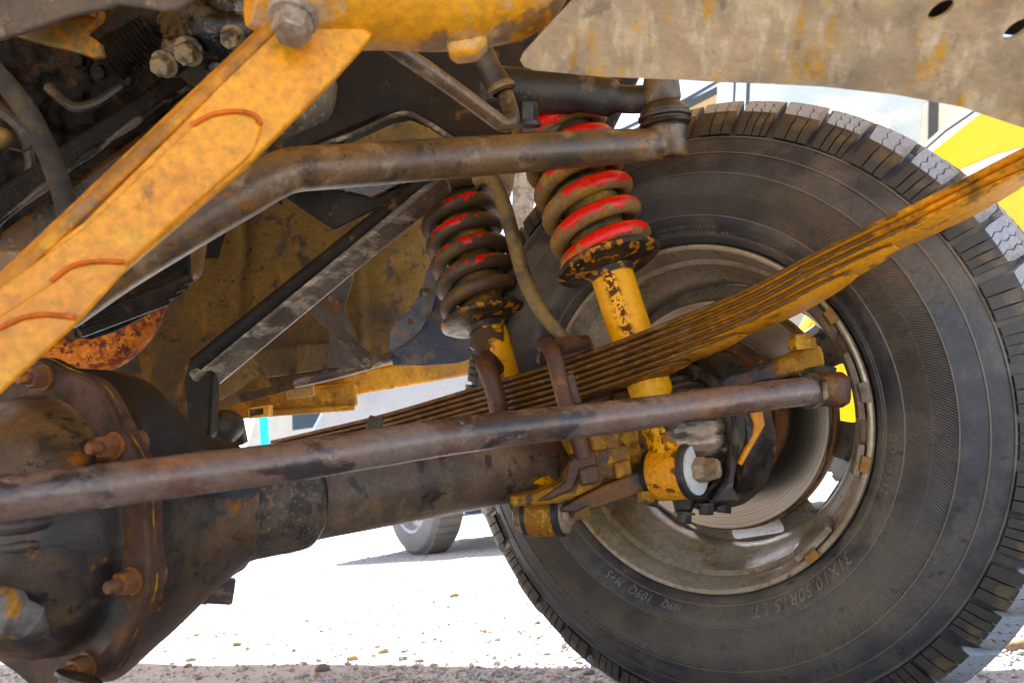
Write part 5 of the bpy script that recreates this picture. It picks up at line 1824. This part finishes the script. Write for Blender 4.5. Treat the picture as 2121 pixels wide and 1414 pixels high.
decal('door_gap', [(1525, 60), (1512, 330), (1516, 330), (1530, 60)], LIN, *A_, 0.004)
decal('window', [(1400, 232), (1485, 190), (1480, 330), (1380, 330)], TAN, *A_)
decal('window_seal', [(1395, 226), (1486, 180), (1486, 196), (1400, 240)], LIN, *A_, 0.010)
decal('window_seal', [(1240, 290), (1420, 205), (1500, 160), (1500, 166), (1422, 212), (1240, 297)], LIN, *A_, 0.012)
decal('sticker', circ(1815, 258, 30, 22, n=20), mat('white sticker', (0.8, 0.8, 0.8), rough=0.5, bump=0), *A_, 0.010)

# ---- yellow and white car at the right
P0, P1 = V((0.95, 2.75, 0)), V((2.9, 1.75, 0))
lx, ly, s_ = side_of(P0, P1)
oo = (P0 + P1) / 2 - ly * s_ * 0.85
YP = paint('yellow car paint', (0.85, 0.55, 0.002))
outl = [onside(x, y, P0, lx, ly, oo) for x, y in ((2420, -120), (2121, 128), (2000, 222), (1925, 288), (1850, 355), (1750, 500), (1668, 640), (1640, 700), (1625, 800))]
z_b = 0.36
prof = [(outl[0][0] + 2.0, z_b), (outl[0][0] + 2.0, outl[0][1] - 0.1)] + outl + [(outl[-1][0] + 0.02, z_b)]
yc = car('yellow_car', 'yellow car with white stripes parked beyond the right side of the tyre', 'car', frame_of(oo, lx), prof, 1.7, YP, [outl[1][0] + 0.15, outl[0][0] + 1.3], [], 0.33, 0.0)
A_ = (yc, P0, lx, ly, s_, oo, 1.7)
WS = paint('white stripe paint', (0.72, 0.72, 0.70))
decal('stripe', [(1850, 356), (1925, 289), (2000, 223), (2121, 129), (2300, -10), (2300, 40), (2121, 172), (2010, 252), (1935, 312), (1862, 372)], WS, *A_, 0.004)
decal('stripe', [(1990, 352), (2060, 322), (2121, 305), (2300, 260), (2300, 295), (2121, 335), (2070, 352), (2000, 385)], WS, *A_, 0.004)
decal('trim_line', [(1905, 318), (1960, 270), (2010, 236), (2121, 150), (2121, 153), (2010, 240), (1960, 274), (1906, 321)], LIN, *A_, 0.007)
decal('bumper_pad', [(1664, 690), (1690, 672), (1720, 700), (1700, 730), (1670, 720)], LIN, *A_, 0.02, 0.04, 0.005)
# ---- beige minibus far behind with a teal graphic
P0 = G(300, 1105)
P0 = V((-6.2, 17.5, 0))
P1 = V((-0.5, 16.5, 0))
lx = (P1 - P0).normalized()
ly = V((0, 0, 1)).cross(lx)
s_ = 1 if ly.dot(-P0) > 0 else -1
oo = (P0 + P1) / 2 - ly * s_ * 1.05
bus = van('minibus', 'beige minibus with a teal graphic far behind under the sill', paint('beige paint', (0.45, 0.41, 0.35)), oo, lx, 6.2, 2.1, 3.0, [[(-1.6, 2.15), (-1.6, 2.6), (2.4, 2.6), (2.4, 2.15)]], 0.42, 'minibus')
TEAL = mat('teal print', (0.02, 0.36, 0.38), rough=0.4, bump=0)
WHT = mat('white print', (0.75, 0.75, 0.74), rough=0.4, bump=0)
DRK = mat('dark trim', (0.04, 0.045, 0.055), rough=0.4, bump=0)
bm_ = WORLD['minibus']
for nm, poly, m in (('teal_graphic', [(0.55, 1.15), (0.35, 1.9), (0.65, 2.2), (1.5, 2.2), (1.15, 1.75), (1.05, 1.2)], TEAL), ('white_graphic', [(1.25, 1.2), (1.3, 1.7), (1.7, 2.1), (2.3, 2.1), (2.2, 1.3)], WHT), ('lower_trim', [(-2.4, 0.6), (-2.2, 1.25), (-1.4, 1.32), (0.5, 1.2), (1.8, 1.1), (1.8, 0.6)], DRK)):
    b = MB()
    b.prism([V((x, s_ * (1.05 - 0.06 * max(0, z - 0.95) * 1.6) + s_ * 0.006, z)) for x, z in poly], V((0, -s_ * 0.012, 0)))
    o = b.obj(nm, m, bus)
    o.matrix_parent_inverse = Matrix.Identity(4)
tpx = P(547, 890, 9.0)
b = MB()
b.lathe((tpx.x, tpx.y, 0), ZA, [(0, 0.14), (0.03, 0.14), (0.04, 0.05), (2.2, 0.05), (2.22, 0.02)], 20, True)
thing(b.obj('post', mat('turquoise post paint', (0.02, 0.55, 0.62), rough=0.4, bump=0.05)), 'thin turquoise post standing in front of the beige minibus', 'post')

# ================================================================ STONES
SM = [mat('grey stone', (0.30, 0.29, 0.29), [dict(c=(0.18, 0.175, 0.18), s=40, lo=0.45, hi=0.65)], rough=0.85, bump=0.4, bscale=150),
      mat('tan stone', (0.36, 0.27, 0.18), [dict(c=(0.24, 0.17, 0.11), s=40, lo=0.45, hi=0.65)], rough=0.85, bump=0.4, bscale=150),
      mat('purple grey stone', (0.19, 0.165, 0.175), [dict(c=(0.30, 0.27, 0.26), s=50, lo=0.5, hi=0.7)], rough=0.8, bump=0.4, bscale=150),
      mat('pale stone', (0.56, 0.53, 0.49), [dict(c=(0.34, 0.32, 0.30), s=40, lo=0.45, hi=0.65)], rough=0.85, bump=0.4, bscale=150)]


SM.append(None)
SM[4] = (mat('light grey stone', (0.44, 0.43, 0.42), [dict(c=(0.36, 0.35, 0.34), s=40, lo=0.45, hi=0.65)], rough=0.85, bump=0.4, bscale=150))


SM.append(mat('blue grey stone', (0.46, 0.47, 0.49), [dict(c=(0.34, 0.345, 0.36), s=40, lo=0.45, hi=0.65)], rough=0.8, bump=0.4, bscale=150))


def stone(x, y, size, mi, label, flat=0.6):
    c = G(x, y)
    b = MB()
    vs, fs = [], []
    sd = x * 0.37 + y
    seg, rg = 10, 7
    for i in range(rg + 1):
        th = PI * i / rg
        for j in range(seg):
            ph = 2 * PI * j / seg
            d = V((math.sin(th) * math.cos(ph), math.sin(th) * math.sin(ph), math.cos(th)))
            k = 1 + 0.45 * noise.noise(d * 1.3 + V((sd, 0, 0))) + 0.12 * noise.noise(d * 4 + V((sd, 3, 0)))
            vs.append(V((c.x, c.y, gz(c.x, c.y) + size * flat * 0.32)) + V((d.x * size * 0.62 * k, d.y * size * 0.5 * k, d.z * size * 0.5 * flat * k)))
    for i in range(rg):
        for j in range(seg):
            fs.append((i * seg + j, i * seg + (j + 1) % seg, (i + 1) * seg + (j + 1) % seg, (i + 1) * seg + j))
    b.add(vs, fs)
    o = b.obj('stone', SM[mi], angle=50)
    thing(o, label, 'stone', 'loose stones on the gravel')
    return o


stone(668, 1390, 0.027, 2, 'large purple-grey stone in the shaded gravel at the bottom edge')
stone(396, 1366, 0.021, 0, 'grey stone on the shadow line just right of the differential')
stone(390, 1378, 0.018, 1, 'brownish stone in the shade touching the grey one beside the differential')
stone(412, 1402, 0.012, 1, 'small brown pebble at the bottom edge right of the differential')
stone(408, 1317, 0.018, 1, 'flat tan stone in the sun nearest the differential')
stone(490, 1338, 0.022, 1, 'long flat tan stone in the sun below the filler plug')
stone(466, 1296, 0.016, 3, 'pale stone directly below the filler plug')
stone(516, 1284, 0.013, 1, 'small tan pebble right of the filler plug')
stone(636, 1285, 0.018, 3, 'pale pebble in the open sunlit gravel under the axle middle')
stone(730, 1366, 0.021, 1, 'brown angular stone on the shadow line under the axle')
stone(868, 1368, 0.020, 0, 'blue-grey rounded stone on the shadow line')
stone(796, 1350, 0.022, 1, 'flat orange-tan stone just beyond the shadow line')
stone(782, 1340, 0.013, 1, 'small orange pebble behind the flat orange-tan stone')
stone(838, 1364, 0.014, 2, 'dark reddish pebble left of the blue-grey stone')
stone(940, 1236, 0.030, 1, 'lone tan stone in the sun halfway to the parked silver car')
stone(1010, 1309, 0.017, 1, 'brown pebble close to the left edge of the big tyre')
stone(2096, 1345, 0.036, 1, 'rust brown flat stone right of the big tyre')
stone(1220, 1392, 0.017, 0, 'grey pebble in the shade under the left edge of the big tyre')
stone(490, 1176, 0.045, 1, 'tan stone in the sun under the axle sleeve')

# gravel: small stones no one could count
rnd = random.Random(11)
octv = [V((1, 0, 0)), V((-1, 0, 0)), V((0, 1, 0)), V((0, -1, 0)), V((0, 0, 1)), V((0, 0, -1))]
icf = [(0, 2, 4), (2, 1, 4), (1, 3, 4), (3, 0, 4), (2, 0, 5), (1, 2, 5), (3, 1, 5), (0, 3, 5)]
for gi, (mi, cnt) in enumerate(((4, 11000), (1, 1300), (3, 11000), (0, 3500), (5, 8000))):
    vs, fs = [], []
    for k in range(cnt):
        y = 0.75 + 6.5 * rnd.random() ** 2.6 if mi != 5 else 1.22 + 0.5 * rnd.random()
        x = (rnd.random() - 0.5) * 1.5 * (y + 0.2) + (0.1 if y < 1.5 else 0)
        sz = 0.0020 + 0.0065 * rnd.random() ** 5 + 0.0010 * y * rnd.random()
        o_ = len(vs)
        q = Quaternion((rnd.gauss(0, 1), rnd.gauss(0, 1), rnd.gauss(0, 1), rnd.gauss(0, 1)))
        q.normalize()
        c = V((x, y, gz(x, y) + sz * 0.25))
        sx_, sy_, sz_ = sz * (0.7 + 0.7 * rnd.random()), sz * (0.7 + 0.6 * rnd.random()), sz * (0.6 + 0.4 * rnd.random())
        for p in octv:
            t_ = q @ V((p.x * sx_, p.y * sy_, p.z * sz_)) * (0.8 + 0.4 * rnd.random())
            vs.append((c.x + t_.x, c.y + t_.y, c.z + t_.z * 0.7))
        fs += [(a + o_, b_ + o_, c_ + o_) for a, b_, c_ in icf]
    me = bpy.data.meshes.new('gravel')
    me.from_pydata(vs, [], fs)
    me.materials.append(SM[min(mi, 5)])
    o = bpy.data.objects.new('gravel', me)
    COL.objects.link(o)
    o['kind'] = 'stuff'
